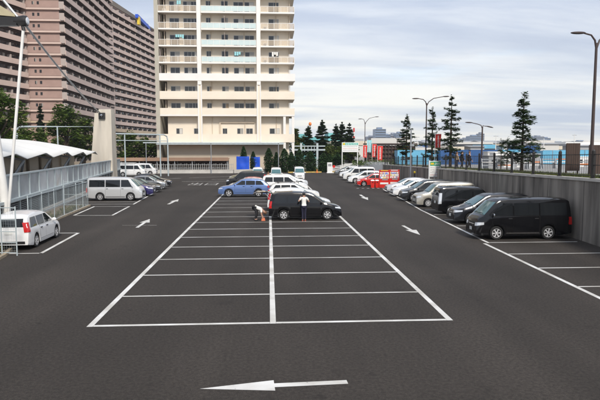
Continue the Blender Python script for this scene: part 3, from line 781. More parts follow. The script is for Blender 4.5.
# red roof skin and dark nose
b = MB(); n = 8
for i in range(n):
    for j in range(6):
        pass
hs = SPEC['hatch']
def roofpatch(root, mtl):
    me = [t for t in TPL['hatch'] if t['name'] == 'body'][0]['me']
    bv = BVHTree.FromPolygons([v.co for v in me.vertices], [p.vertices[:] for p in me.polygons])
    b = MB(); nx, ny = 14, 8; idx = {}
    for i in range(nx+1):
        for j in range(ny+1):
            x = hs['L']/2-(1.78+(3.4-1.78)*i/nx); y = -.62+1.24*j/ny
            h, nr, *_ = bv.ray_cast(Vector((x, y, 5)), Vector((0, 0, -1)))
            if h: idx[i, j] = len(b.v); b.v.append(tuple(h+nr*.006))
    for i in range(nx):
        for j in range(ny):
            k = [(i, j), (i, j+1), (i+1, j+1), (i+1, j)]
            if all(q in idx for q in k): b.f.append([idx[q] for q in k]); b.m.append(0)
    b.build('roof_skin', mtl, root, smooth=True)
roofpatch(RR, P['red'])

# ------------------------------------------------------------------ people
def skin_mesh(name, verts, edges, radii, root=0, sub=2):
    me = bpy.data.meshes.new(name); me.from_pydata([tuple(v) for v in verts], edges, [])
    o = bpy.data.objects.new(name, me); C.objects.link(o)
    md = o.modifiers.new('s', 'SKIN'); md.use_smooth_shade = True
    for i, sv in enumerate(me.skin_vertices[0].data):
        r = radii[i]; sv.radius = (r, r) if not hasattr(r, '__len__') else r
        sv.use_root = (i == root)
    ss = o.modifiers.new('u', 'SUBSURF'); ss.levels = sub; ss.render_levels = sub
    dg = bpy.context.evaluated_depsgraph_get(); dg.update()
    out = bpy.data.meshes.new_from_object(o.evaluated_get(dg)); out.name = name
    bpy.data.objects.remove(o); bpy.data.meshes.remove(me)
    out.polygons.foreach_set('use_smooth', [True]*len(out.polygons))
    return out

def person(label, loc, rz, J, top_m, leg_m, hair_m, shoe_m, sleeve='short', long_legs=True, group=None):
    """J: joint positions (local, facing +x): pelvis, chest, neck, head, and per side sho, elb, wri, hip, kne, ank, toe"""
    root = thing('person', label, 'person', loc, rz, group)
    J = {k: Vector(v) for k, v in J.items()}
    V, E, Rr = [], [], []
    def node(p, r, par=None):
        V.append(Vector(p)); Rr.append(r)
        if par is not None: E.append((par, len(V)-1))
        return len(V)-1
    pel = node(J['pelvis'], (.15, .115)); wa = node(J['pelvis'].lerp(J['chest'], .45), (.125, .10), pel); ch = node(J['chest'], (.15, .115), wa)
    up = node(J['chest'].lerp(J['neck'], .75), (.10, .08), ch)
    nk = node(J['neck'], .058, up); h0 = node(J['neck'].lerp(J['head'], .55), .075, nk); hd = node(J['head'], .095, h0)
    hdir = (J['head']-J['neck']).normalized(); node(J['head']+hdir*.075, .07, hd)
    fwd = J.get('look', Vector((1, 0, 0))).normalized()
    for s in ('l', 'r'):
        sh = node(J['sho_'+s], .062, up)
        e0 = node(J['sho_'+s].lerp(J['elb_'+s], .5), .052, sh); el = node(J['elb_'+s], .042, e0)
        f0 = node(J['elb_'+s].lerp(J['wri_'+s], .4), .041, el); wr = node(J['wri_'+s], .028, f0)
        d = (J['wri_'+s]-J['elb_'+s]).normalized(); sd = d.cross(Vector((.3, .9, .2))).normalized()
        pa = node(J['wri_'+s]+d*.06, (.036, .022), wr)
        curl = d.cross(sd).normalized()
        for k, (off, ln) in enumerate(((-.028, .075), (-.010, .085), (.010, .080), (.027, .062))):
            a = node(J['wri_'+s]+d*.10+sd*off, .010, pa); a = node(J['wri_'+s]+d*(.10+ln*.5)+sd*off*1.1+curl*.008, .009, a)
            node(J['wri_'+s]+d*(.10+ln)+sd*off*1.1+curl*.028, .008, a)
        a = node(J['wri_'+s]+d*.045-sd*.045, .012, pa); node(J['wri_'+s]+d*.085-sd*.062+curl*.01, .009, a)
        hp = node(J['hip_'+s], .092, pel); t0 = node(J['hip_'+s].lerp(J['kne_'+s], .5), .076, hp); kn = node(J['kne_'+s], .056, t0)
        c0 = node(J['kne_'+s].lerp(J['ank_'+s], .35), .055, kn); an = node(J['ank_'+s], .036, c0); node(J['toe_'+s], .032, an)
    body = link('body', skin_mesh('body', V, E, Rr), root); body.data.materials.clear(); body.data.materials.append(M['skin'])
    def garment(name, nodes, edges, rad, m, root=0):
        g = link(name, skin_mesh(name, nodes, edges, rad, root), body); g.data.materials.clear(); g.data.materials.append(m); return g
    # shirt
    n_ = [J['pelvis']+(J['chest']-J['pelvis'])*.02, J['pelvis'].lerp(J['chest'], .45), J['chest'], J['chest'].lerp(J['neck'], .72)]
    r_ = [(.168, .135), (.15, .125), (.172, .138), (.112, .09)]; e_ = [(0, 1), (1, 2), (2, 3)]
    for s in ('l', 'r'):
        n_.append(J['sho_'+s]); r_.append(.078); i = len(n_)-1; e_.append((3, i))
        n_.append(J['sho_'+s].lerp(J['elb_'+s], .62)); r_.append(.066); e_.append((i, i+1))
        if sleeve == 'long':
            n_.append(J['elb_'+s]); r_.append(.055); n_.append(J['elb_'+s].lerp(J['wri_'+s], .9)); r_.append(.042); e_ += [(i+1, i+2), (i+2, i+3)]
    garment('shirt', n_, e_, r_, top_m, 1)
    n_ = [J['pelvis']+(J['chest']-J['pelvis'])*.06]; r_ = [(.158, .125)]; e_ = []
    for s in ('l', 'r'):
        k = len(n_); n_ += [J['hip_'+s], J['hip_'+s].lerp(J['kne_'+s], .5), J['kne_'+s].lerp(J['hip_'+s], .08)]; r_ += [.108, .092, .076]
        e_ += [(0, k), (k, k+1), (k+1, k+2)]
        if long_legs:
            n_ += [J['kne_'+s].lerp(J['ank_'+s], .5), J['ank_'+s].lerp(J['kne_'+s], .06)]; r_ += [.068, .056]; e_ += [(k+2, k+3), (k+3, k+4)]
    garment('trousers', n_, e_, r_, leg_m)
    for s in ('l', 'r'):
        a, t = J['ank_'+s], J['toe_'+s]; d = (t-a); d.z = 0; d.normalize()
        hl = Vector((a.x, a.y, .035))-d*.04; tp = Vector((t.x, t.y, .032))+d*.03
        garment('shoe', [hl, hl.lerp(tp, .5)+Vector((0, 0, .008)), tp, a+Vector((0, 0, .0))], [(0, 1), (1, 2), (0, 3)], [.045, .046, .036, .046], shoe_m)
    # hair and face
    b = MB(); side = hdir.cross(fwd).normalized(); up_ = hdir; fw = side.cross(up_).normalized()
    if fw.dot(fwd) < 0: fw = -fw
    c = J['head']+hdir*.035
    rot = Matrix((fw, side, up_)).transposed()
    b.ell(c-fw*.022+hdir*.012, (.108, .098, .105), 12, rot=rot)
    hb = b.build('hair', hair_m, body, smooth=True)
    b = MB()
    b.ell(J['head']+fw*.098-hdir*.012, (.016, .012, .022), 6, rot=rot)
    b.build('nose', M['skin'], body, smooth=True)
    for sg in (1, -1):
        b = MB(); b.ell(J['head']+fw*.083+side*sg*.033+hdir*.012, (.012, .014, .010), 6, rot=rot); b.build('eye', M['hair'], body, smooth=True)
        b = MB(); b.ell(J['head']+side*sg*.093-hdir*.005, (.02, .012, .03), 6, rot=rot); b.build('ear', M['skin'], body, smooth=True)
    b = MB(); b.ell(J['head']+fw*.082-hdir*.055, (.010, .026, .007), 6, rot=rot); b.build('mouth', M['red_shoe'], body, smooth=True)
    return root
def standing(h=1.7, sp=.12, arms=0., step=0.):
    k = h/1.7
    J = dict(pelvis=(0, 0, .93), chest=(.01, 0, 1.24), neck=(.0, 0, 1.45), head=(.02, 0, 1.58), look=(1, 0, 0))
    for s, sg in (('l', 1), ('r', -1)):
        st = step*sg
        J['sho_'+s] = (0, sg*.175, 1.38); J['elb_'+s] = (-.03-st*.3, sg*.24, 1.11); J['wri_'+s] = (.06-st*.5, sg*.25, .87)
        J['hip_'+s] = (0, sg*.09, .88); J['kne_'+s] = (.02+st*.5, sg*sp*.9, .49); J['ank_'+s] = (st-.04, sg*sp, .085); J['toe_'+s] = (st+.10, sg*sp, .035)
    return {a: tuple(x*k for x in v) if a != 'look' else v for a, v in J.items()}
# by the black minivan, back to the camera, one forearm raised
J = standing(1.74, .08)
J['elb_l'] = (-.05, .34, 1.22); J['wri_l'] = (.12, .22, 1.42)
J['elb_r'] = (.05, -.33, 1.18); J['wri_r'] = (.24, -.20, 1.28)
person('person in a white shirt and dark trousers standing beside the open black minivan', (2.05, 20.25, 0), R(95), J, M['white_cloth'], M['navy_cloth'], M['hair'], M['red_shoe'])
# bending over on the asphalt, hips to one side and head low
J = dict(pelvis=(-.10, 0, .84), chest=(.20, 0, .74), neck=(.40, 0, .63), head=(.50, 0, .52), look=(.3, 0, -1))
for s, sg in (('l', 1), ('r', -1)):
    J['sho_'+s] = (.33, sg*.17, .66); J['elb_'+s] = (.34, sg*.2, .40); J['wri_'+s] = (.38, sg*.14, .20)
    J['hip_'+s] = (-.10, sg*.09, .80); J['kne_'+s] = (.04, sg*.12, .44); J['ank_'+s] = (-.08, sg*.13, .085); J['toe_'+s] = (.08, sg*.13, .035)
person('person bending low over the asphalt in a white top and black trousers', (-.86, 20.75, 0), R(-8), J, M['white_cloth'], M['black_cloth'], M['hair_br'], M['black_cloth'])
b = MB(); b.hexa([(-.12, -.08, 0), (.12, -.08, 0), (.12, .08, 0), (-.12, .08, 0)], [(-.09, -.05, .16), (.09, -.05, .16), (.09, .05, .16), (-.09, .05, .16)])
b.tube([(-.07, 0, .15), (-.05, 0, .22), (0, 0, .24), (.05, 0, .22), (.07, 0, .15)], .012, 6)
o = b.build('bag', M['orange_cloth'], None, loc=(-.44, 20.62, .002)); tag(o, 'small orange bag under the hands of the bending person', 'bag')
person('brown-haired person in dark clothes standing on the centre line between the cars', (-.15, 52.5, 0), R(-80), standing(1.72), M['black_cloth'], M['black_cloth'], M['hair_br'], M['black_cloth'], 'long')
person('pedestrian in a tan jacket on the raised street, walking behind the two others', (18.15, 40, street_z(40)), R(10), standing(1.66, .1, 0, .18), M['tan_cloth'], M['navy_cloth'], M['hair_br'], M['black_cloth'], 'long')
person('pedestrian in black in the middle of the three on the raised street', (18.74, 40.2, street_z(40)), R(5), standing(1.74, .1, 0, .15), M['black_cloth'], M['black_cloth'], M['hair'], M['black_cloth'], 'long')
person('pedestrian in navy and black leading the three on the raised street', (19.43, 40.1, street_z(40)), R(0), standing(1.72, .1, 0, .2), M['navy_cloth'], M['black_cloth'], M['hair_br'], M['black_cloth'], 'long')

# ------------------------------------------------------------------ cream apartment tower
tw = thing('apartment_tower', 'tall cream apartment tower with white slab edges and pale balconies behind the bicycle shed', 'building', (-8.3, 99, 0))
TX0, TX1 = -13.0, 13.4              # local x of the front
ZS = [11.2, 14.49] + [18.15+3.22*k for k in range(0, 9)]   # floor levels
ZTOP = ZS[-1]+3.2
PIL = (-5.2, 6.35)                # pillar centres
b = MB(); b.box(TX0+1.2, TX1-1.05, 1.7, 18, 0, ZTOP); b.build('wall', M['cream'], tw)
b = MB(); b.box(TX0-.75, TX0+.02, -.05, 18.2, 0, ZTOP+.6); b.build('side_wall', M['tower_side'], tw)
b = MB(); b.box(TX0-.3, TX1+.2, -.2, 18.4, ZTOP, ZTOP+.5); b.box(TX0, TX1, 0, 18, ZTOP+.5, ZTOP+1.2); b.build('roof', M['white_trim'], tw)
for x in PIL:
    b = MB(); b.box(x-.38, x+.38, -.16, .5, 17.0, ZTOP); b.build('pillar', M['white_trim'], tw)
    b = MB(); b.box(x-.42, x-.2, -.10, .5, 5.8, 17.0); b.box(x+.2, x+.42, -.10, .5, 5.8, 17.0); b.box(x-.2, x+.2, .02, .5, 5.8, 17.0, 1); b.build('pillar', [M['white_trim'], M['cream']], tw)
b = MB(); b.box(TX0+.02, TX1+.1, -.22, 1.7, 17.75, 19.15); b.build('white_band', M['white_trim'], tw)
SECT = [(TX0+.02, PIL[0]-.43), (PIL[0]+.43, PIL[1]-.43), (PIL[1]+.43, TX1)]
def rail_mesh(w, kind):
    b = MB()
    if kind == 'parapet':
        b.box(0, w, 0, .14, .02, 1.25)
        return b.mesh('parapet', [M['cream']])
    b.box(.05, w-.05, .03, .05, .08, 1.02, 0)
    b.box(0, w, .01, .07, 1.02, 1.09, 1)
    n = max(2, int(w/1.15))
    for i in range(n+1): x = .03+(w-.06)*i/n; b.box(x-.025, x+.025, .012, .068, .0, 1.02, 1)
    return b.mesh('railing', [M['rail_cyan'] if kind == 'cyan' else M['rail_beige'], M['white_trim']])
RAILS = {}; rc = random.Random(19)
for fi, z in enumerate(ZS):
    for si, (x0, x1) in enumerate(SECT):
        w = x1-x0
        sl = MB()
        if fi != 2: sl.box(x0, x1, 0, 1.7, z-.30, z)
        else: sl.box(x0, x1, .02, 1.7, z-.1, z)
        sl.box(x0+.02, x1-.02, .06, 1.69, z-.34, z-.30, 1)
        if si == 2: sl.box(x1-1.04, x1, 1.7, 8, z-.30, z); sl.box(x1-1.03, x1-.02, 1.7, 7.9, z-.34, z-.30, 1); sl.box(x1-.06, x1-.02, 1.7, 8, z, z+1.05, 1)
        slab = sl.build('balcony', [M['white_trim'] if fi != 1 else M['cream'], M['soffit_shade']], tw)
        kind = 'parapet' if fi < 2 else None if fi == 2 else ('cyan' if si == 1 else 'beige')
        if kind:
            if (si, kind) not in RAILS: RAILS[si, kind] = rail_mesh(w, kind)
            link(RAILS[si, kind].name.split('.')[0], RAILS[si, kind], slab, (x0, .05 if kind == 'parapet' else .02, z))
        if fi >= 2 and si in (0, 1):   # screens between flats
            b = MB(); xs = x0+w*(.02 if si == 0 else .42); b.box(xs, xs+.06, .2, 1.7, z, z+2.5); b.build('partition', M['partition'], slab)
        if fi >= 3:
            for t in ((.12, .7) if si == 1 else (.08,)):
                if rc.random() < .75: b = MB(); xa = x0+w*t; b.box(xa, xa+.8, 1.25, 1.55, z+.1, z+.72, 0); b.lathe([(1.245, .0), (1.245, .24), (1.25, .26)], 14, 'y', (xa+.32, 0, z+.41), 1); b.build('air_conditioner', [M['white'], M['grey_mark']], slab)
            if rc.random() < .4:
                b = MB(); xa = x0+w*rc.uniform(.3, .6); b.box(xa-.3, xa+1.6, .55, .58, z+2.1, z+2.13, 1)
                for q in range(rc.choice((2, 3, 4))): b.box(xa+q*.42, xa+q*.42+.34, .55, .57, z+2.1-rc.uniform(.5, .9), z+2.1, 0)
                b.build('washing', [rc.choice((M['white_cloth'], M['banner_cyan'], M['tan_cloth'])), M['steel_grey']], slab)
        if si == 0 or si == 2:
            b = MB(); xe = x0 if si == 0 else x1-.1
            b.box(xe+(-.85 if si else .9), xe+(-.75 if si else 1.0), 1.2, 1.7, z+.02, z+2.85); b.build('end_screen', M['cream_dk'], slab)
def tower_window(x, z, w, h, curt=0, parent=tw):
    b = MB(); b.box(0, w/2-.03, 1.655, 1.68, 0, h, 0); b.box(w/2+.03, w, 1.655, 1.68, 0, h, 1 if curt else 0)
    o = b.build('window', [M['win'], rr.choice((M['win_curtain'], M['win_curtain'], M['win_blind'], M['win_warm']))], parent, loc=(x, 0, z))
    f = MB()
    for (a, c, d, e) in ((-.06, w+.06, -.06, 0), (-.06, w+.06, h, h+.06), (-.06, 0, 0, h), (w, w+.06, 0, h), (w/2-.03, w/2+.03, 0, h)): f.box(a, c, 1.63, 1.697, d, e)
    f.build('frame', M['frame_al'], o)
rr = random.Random(5)
for fi, z in enumerate(ZS):
    if fi > 9: continue
    tall = fi > 2
    for (x, w) in ((-11.0, 1.75), (-8.3, 1.4), (-6.8, 1.1), (-3.9, .9), (-.9, 1.2), (1.5, 1.8), (3.7, 1.7), (8.4, 1.9)):
        h, zz = (2.1, z+.06) if tall and x not in (-3.9, -.9) else (1.05, z+1.25)
        tower_window(x, zz, w, h, rr.random() < .5)
# blank storey with deep parapet, and the low part
b = MB()
for x0, x1 in SECT: b.box(x0, x1, .02, .2, 5.75, 7.4); b.box(x0, x1, .2, 1.7, 5.75, 5.9)
b.build('parapet', M['cream'], tw)
b = MB(); b.box(-1.6, 5.4, 1.40, 1.69, 9.6, 9.95); b.box(-1.6, -1.3, 1.40, 1.69, 7.0, 9.6); b.build('wall_recess_frame', M['cream_dk'], tw)
for x, w, c in ((-10.1, 1.15, 1), (-6.6, 1.1, 0), (-.9, .8, 0), (2.0, 1.1, 1), (3.8, 1.2, 0), (8.5, 1.9, 1)): tower_window(x, 7.5, w, 1.0, c)
b = MB(); b.box(TX0-.6, TX1-2.2, -1.2, 1.7, 5.35, 5.62, 0); b.box(TX0-.6, TX1-2.2, -1.28, -1.2, 5.3, 5.72, 1); b.build('canopy', [M['conc_cap'], M['steel_blue']], tw)
for x in (TX1-2.0, TX1-.3):
    b = MB(); b.box(x-.25, x+.25, .1, .6, 0, 11); b.build('pillar', M['white_trim'], tw)
b = MB(); b.box(TX0+1.0, TX1-2.3, 1.3, 1.68, 0, 5.3); b.build('lower_wall', M['cream_dk'], tw)
for x in (-3.0, 3.5, 9.8):
    b = MB(); b.tube([(x, 1.55, 0), (x, 1.55, ZTOP)], .06, 6); b.build('downpipe', M['cream_dk'], tw)

# ------------------------------------------------------------------ brown apartment blocks
def block(label, foot, faces, H, loc, step=2.95, front=None):
    """foot: local footprint (counter clockwise); faces: edges of the footprint that carry balconies"""
    root = thing('apartment_block', label, 'building', loc)
    b = MB(); n = len(foot)
    b.add([(x, y, 0) for x, y in foot]+[(x, y, H) for x, y in foot], [tuple(range(n, 2*n))]+[(i, (i+1) % n, n+(i+1) % n, n+i) for i in range(n)])
    b.build('wall', M['brown_wall'], root)
    b = MB(); cx, cy = sum(p[0] for p in foot)/n, sum(p[1] for p in foot)/n
    P0 = [(cx+(x-cx)*1.05, cy+(y-cy)*1.02) for x, y in foot]; P1 = [(cx+(x-cx)*.75, cy+(y-cy)*.9) for x, y in foot]
    b.add([(x, y, H) for x, y in P0]+[(x, y, H+.7) for x, y in P0], [tuple(range(n, 2*n)), tuple(range(n))[::-1]]+[(i, (i+1) % n, n+(i+1) % n, n+i) for i in range(n)])
    b.add([(x, y, H+.7) for x, y in P1]+[(x, y, H+3) for x, y in P1], [tuple(range(n, 2*n))]+[(i, (i+1) % n, n+(i+1) % n, n+i) for i in range(n)])
    b.build('roof', M['roof_dk'], root)
    wins = []
    for e in faces:
        a, c = Vector((*foot[e], 0)), Vector((*foot[(e+1) % n], 0)); d = (c-a); Ln = d.length; d.normalize(); nrm = Vector((d.y, -d.x, 0))
        nf = int(H/step)
        for k in range(nf):
            z = k*step; b = MB()
            def q(u, o, zz): return a+d*u+nrm*o+Vector((0, 0, zz))
            def slab(u0, u1, o0, o1, z0, z1, mi): b.hexa([q(u0, o0, z0), q(u0, o1, z0), q(u1, o1, z0), q(u1, o0, z0)][::-1], [q(u0, o0, z1), q(u0, o1, z1), q(u1, o1, z1), q(u1, o0, z1)][::-1], mi)
            low = 2 if k < 5 else 0
            if front == e:
                slab(-.4, Ln+.4, .01, .55, z-.30, z+.18, low)
                slab(-.05, Ln+.05, .01, .30, z+.18, z+.30, 3)  # dark strip paints a shadow line along the ledge
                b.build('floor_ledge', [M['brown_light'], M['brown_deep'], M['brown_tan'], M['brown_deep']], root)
                for u in (1.4, 4.6, 5.9): wins.append((q(u, .02, z+1.1), d, nrm, 1.3 if u < 2 else .55, 1.0 if u < 2 else .8))
            else:
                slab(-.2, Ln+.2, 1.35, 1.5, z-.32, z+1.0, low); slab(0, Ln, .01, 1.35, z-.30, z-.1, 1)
                fb = b; nu = max(1, int(Ln/5.6))
                for i in range(nu+1):
                    u = Ln*i/nu
                    fb.hexa([q(u-.07, .02, z+.0), q(u+.07, .02, z), q(u+.07, 1.33, z), q(u-.07, 1.33, z)], [q(u-.07, .02, z+1.9), q(u+.07, .02, z+1.9), q(u+.07, 1.33, z+1.9), q(u-.07, 1.33, z+1.9)], 3)
                b.build('balcony', [M['brown_light'], M['brown_deep'], M['brown_tan'], M['partition']], root)
                fb = MB(); fb.hexa([q(0, .01, z), q(Ln, .01, z), q(Ln, .06, z), q(0, .06, z)], [q(0, .01, z+2.55), q(Ln, .01, z+2.55), q(Ln, .06, z+2.55), q(0, .06, z+2.55)]); fb.build('recess_shade', M['brown_deep'], root)  # dark sheet over the wall paints the shade inside the balcony
                for i in range(nu):
                    for t in (.18, .58): wins.append((q(Ln*(i+t)/nu, .07, z+.15), d, nrm, 1.6, 2.0))
    cam = Vector((0, -14, 4)); wl = Vector(loc)
    wins.sort(key=lambda w: ((w[0]+wl-cam).length + (0 if 3 < w[0].z < 55 else 200)))
    rest = MB()
    for i, (p, d, nrm, w, h) in enumerate(wins):
        b = MB() if i < 100 else rest
        for t0, t1, mi in ((0, .48, 0), (.52, 1, 0 if (i*7) % 3 else 1)):
            P = [p+d*w*t0, p+d*w*t1]; Q = [x+nrm*.03 for x in P]
            b.hexa([P[0], P[1], Q[1], Q[0]], [x+Vector((0, 0, h)) for x in (P[0], P[1], Q[1], Q[0])], mi)
        if i < 100: b.build('window', [M['win'], M['win_curtain']], root)
    if rest.f:
        o = rest.build('window', [M['win'], M['win_curtain']], root); o['kind'] = 'stuff'
    return root
block('brown apartment block whose plain end with small square windows faces the lot', [(-11.5, 0), (0, 0), (-1.3, 52), (-16, 52)], [0, 1], 62, (-55.1, 142, 0), front=0)
block('brown apartment wing with stepped balconies, its face angled toward the concrete pylon', [(0, -44), (12.5, 0), (1, 6), (-14, -40)], [0], 62, (-76.8-.5, 141.5, 0))
fb_ = block('far brown apartment block with dark roof, between its nearer twin and the cream tower', [(-14, 2), (0, 0), (8.5, 60), (-6, 62)], [0, 1], 62, (-63.8, 214, 0))
b = MB(); b.box(6.4, 7.6, 26, 52, 61.2, 62.7); b.build('roof_cover', M['blue_sheet'], fb_)
b = MB(); b.box(6.9, 7.9, 27, 29.5, 58.6, 61.9); b.build('hoist_cover', M['yellow'], fb_)

# ------------------------------------------------------------------ bicycle shed, bicycles, fences at the far end
sh = thing('bicycle_shed', 'long brown-roofed bicycle shed with slim posts at the foot of the tower', 'shed', (-18.5, 93, 0))
b = MB(); b.hexa([(-12.5, -.2, 2.30), (10.8, -.2, 2.30), (10.8, 3.6, 2.55), (-12.5, 3.6, 2.55)], [(-12.5, -.2, 2.46), (10.8, -.2, 2.46), (10.8, 3.6, 2.7), (-12.5, 3.6, 2.7)])
b.box(-12.55, 10.85, -.30, -.2, 2.22, 2.86); b.build('roof', M['shed_roof'], sh)
pm_ = MB().box(-.07, .07, -.07, .07, 0, 2.3).mesh('post', M['steel_grey'])
for i in range(8):
    for y in (.0, 3.4): link('post', pm_, sh, (-12.2+3.26*i, y, 0))
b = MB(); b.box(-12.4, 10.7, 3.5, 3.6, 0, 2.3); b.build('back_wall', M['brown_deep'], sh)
lw = MB(); lw.box(-10, 9.6, 0, .25, 0, .62); lw.box(-10.04, 9.64, -.04, .29, .62, .70)
o = lw.build('low_wall', M['conc_low'], None, loc=(-16.2, 90, 0)); tag(o, 'low whitish concrete wall in front of the bicycle shed', 'wall')
lw = MB(); lw.bar((0, 0, .3), (15.5, 12, .3), .25, .7)
o = lw.build('low_wall', M['conc_low'], None, loc=(-6.5, 90.3, 0)); tag(o, 'low pale concrete wall slanting away below the columnar hedge', 'wall')
pf = thing('picket_fence', 'pale upright picket fence on the low wall before the bicycles', 'fence', (-16.2, 90.5, 0))
b = MB()
for i in range(56):
    x = -9.8+19.4*i/55; b.box(x-.035, x+.035, 0, .05, .0, 1.75+.1*math.sin(i*2.1))
b.build('pickets', M['green_fence'], pf)
b = MB(); b.box(-9.8, 9.6, .06, .1, .9, .97); b.box(-9.8, 9.6, .06, .1, 1.55, 1.62); b.build('rail', M['steel_grey'], pf)
def bicycle():
    root = thing('bicycle', 'parked bicycle standing side-on in the line under the brown shed roof', 'bicycle', (0, 0, 0), 0, 'bicycles in the shed')
    for x in (-.52, .52):
        b = MB(); b.lathe([(-.018, .33), (0, .345), (.018, .33), (0, .315), (-.018, .33)], 20, 'y', (0, 0, 0)); w = b.build('wheel', M['tyre'], root, loc=(x, 0, .345))
        b = MB()
        for k in range(8): a = PI*k/8; b.bar((.31*math.cos(a), 0, .31*math.sin(a)), (-.31*math.cos(a), 0, -.31*math.sin(a)), .008, .008)
        b.build('spokes', M['chrome'], w)
    b = MB(); b.tube([(-.52, 0, .345), (-.12, 0, .30), (.40, 0, .75), (.52, 0, .345)], .018, 6); b.tube([(-.12, 0, .30), (-.22, 0, .82)], .018, 6); b.tube([(-.2, 0, .70), (.40, 0, .75), (.36, 0, 1.0)], .018, 6); b.tube([(-.52, 0, .345), (-.2, 0, .72)], .012, 6)
    b.build('frame', M['bike'], root)
    b = MB(); b.ell((-.23, 0, .86), (.13, .075, .04), 8); b.build('saddle', M['trim'], root)
    b = MB(); b.tube([(.24, .27, 1.0), (.36, .2, 1.03), (.36, -.2, 1.03), (.24, -.27, 1.0)], .014, 6); b.build('handlebar', M['chrome'], root)
    b = MB()
    for (x0, x1, y0, y1) in ((.42, .76, -.16, -.14), (.42, .76, .14, .16), (.42, .44, -.14, .14), (.74, .76, -.14, .14)): b.box(x0, x1, y0, y1, .78, 1.0)
    b.box(.44, .74, -.14, .14, .77, .79); b.build('basket', M['steel_grey'], root)
    return root
bk = bicycle(); bk.location = (-29.2, 94.4, 0); bk.rotation_euler.z = R(80)
for i in range(1, 24):
    c = copy_tree(bk); c.location = (-29.2+.88*i, 94.4+random.uniform(-.1, .1), 0); c.rotation_euler.z = R(80+random.uniform(-14, 14))
for (x0, x1, y, z1, lab) in ((-6.15, -3.75, 93.0, 3.05, 'blue tarpaulin sheet, wider of the two hung in front of the hedge'), (-3.35, -1.75, 93.6, 2.95, 'blue tarpaulin sheet, narrower of the two, beside the wider one')):
    root = thing('tarpaulin', lab, 'tarpaulin', ((x0+x1)/2, y, 0)); w = (x1-x0)/2
    b = MB(); n, m = 14, 10; vs = []
    for j in range(m+1):
        for i in range(n+1):
            u, v = i/n, j/m; vs.append((-w+2*w*u, .05*math.sin(u*11+v*2)*(.3+v*(1-v)*2)+.02*math.sin(v*9+u*4), .12+(z1-.12)*v+.03*math.sin(u*PI)*(-1)*(v > .95)))
    b.add(vs, [(j*(n+1)+i, j*(n+1)+i+1, (j+1)*(n+1)+i+1, (j+1)*(n+1)+i) for j in range(m) for i in range(n)])
    b.add([(-w, .08, z1-.02), (w, .08, z1-.02), (w, 1.2, z1-.25), (-w, 1.2, z1-.25)], [(0, 1, 2, 3)])
    b.build('sheet', M['blue_sheet'], root, smooth=True)
    for x in (-w, w): MB().tube([(x, .1, 0), (x, .1, z1+.03)], .03, 6).build('pole', M['steel_grey'], root)
# overhead pipe with posts, and the pipe rack by the hedge
pr = thing('overhead_pipe', 'long pale blue overhead pipe on slim posts across the front of the shed', 'pipe', (-10.6, 89.3, 0))
b = MB(); b.tube([(-12, 0, 5.55), (12.5, 0, 5.55)], .10, 8); b.build('pipe', M['steel_blue'], pr)
for x in (-11.5, .1, 12.3): MB().tube([(x, 0, 0), (x, 0, 5.55)], .075, 8).build('post', M['steel_grey'], pr)
pr = thing('pipe_rack', 'pale blue steel pipe rack frame standing among the columnar hedge shrubs', 'frame', (8.4, 101, 0))
for x in (-1.9, 1.4): MB().box(x-.2, x+.2, -.2, .2, 0, 5.6).build('post', M['steel_blue'], pr)
b = MB(); b.box(-3.4, 3.0, -.12, .12, 4.1, 4.4); b.box(-3.4, 3.0, -.12, .12, 4.9, 5.1); b.build('beam', M['steel_blue'], pr)
b = MB()
for x in (-1.2, -.5, .2, .8): b.box(x-.06, x+.06, -.06, .06, 3.9, 5.0)
b.build('hanger', M['steel_blue'], pr)
b = MB(); b.lathe([(.8, .35), (3.2, .35), (3.4, .2), (3.4, 0)], 12, 'z', (-.4, .5, 0)); b.build('tank', M['grey_clad'], pr)

# ------------------------------------------------------------------ panel barrier
pbx = lambda y: barrier_x(y)
B0 = Vector((pbx(20), 20, 0))
pb = thing('panel_barrier', 'grey panel noise barrier above louvres along the edge of the lot below the white tent', 'fence', B0)
def bp(y, o, z): # o: offset toward the lot
    d = Vector((-.141, 1, 0)).normalized(); nn = Vector((d.y, -d.x, 0)); return Vector((pbx(y), y, 0))+nn*o+Vector((0, 0, z))-B0
def bslab(b, y0, y1, o0, o1, z0, z1, mi=0):
    b.hexa([bp(y0, o0, z0), bp(y0, o1, z0), bp(y1, o1, z0), bp(y1, o0, z0)][::-1], [bp(y0, o0, z1), bp(y0, o1, z1), bp(y1, o1, z1), bp(y1, o0, z1)][::-1], mi)
b = MB(); bslab(b, 2, 71, -.25, .25, -.05, .35); b.build('base', M['conc_low'], pb)
b = MB(); bslab(b, 2, 71, -.15, .30, 1.44, 1.60); b.build('ledge', M['steel_blue'], pb)
b = MB(); bslab(b, 2, 71, -.07, .12, 2.90, 3.0); b.build('top_rail', M['steel_blue'], pb)
yb = [2+2.3*i for i in range(31)]
for i, y0 in enumerate(yb):
    b = MB(); bslab(b, y0-.07, y0+.07, -.08, .10, .35, 2.90); b.build('post', M['steel_blue'], pb)
    if i == 30: break
    y1 = yb[i+1]
    b = MB(); bslab(b, y0+.07, y1-.07, -.03, .03, 1.60, 2.90); b.build('panel', M['panel_lt'] if (i*5) % 7 in (1, 2, 4, 6) else M['panel'], pb)
    b = MB(); bslab(b, y0+.07, y1-.07, -.06, -.04, .35, 1.44, 1)
    for k in range(9): bslab(b, y0+.07, y1-.07, -.03, .05, .40+k*.115, .46+k*.115, 0)
    b.build('louvre', [M['louvre'], M['black']], pb)
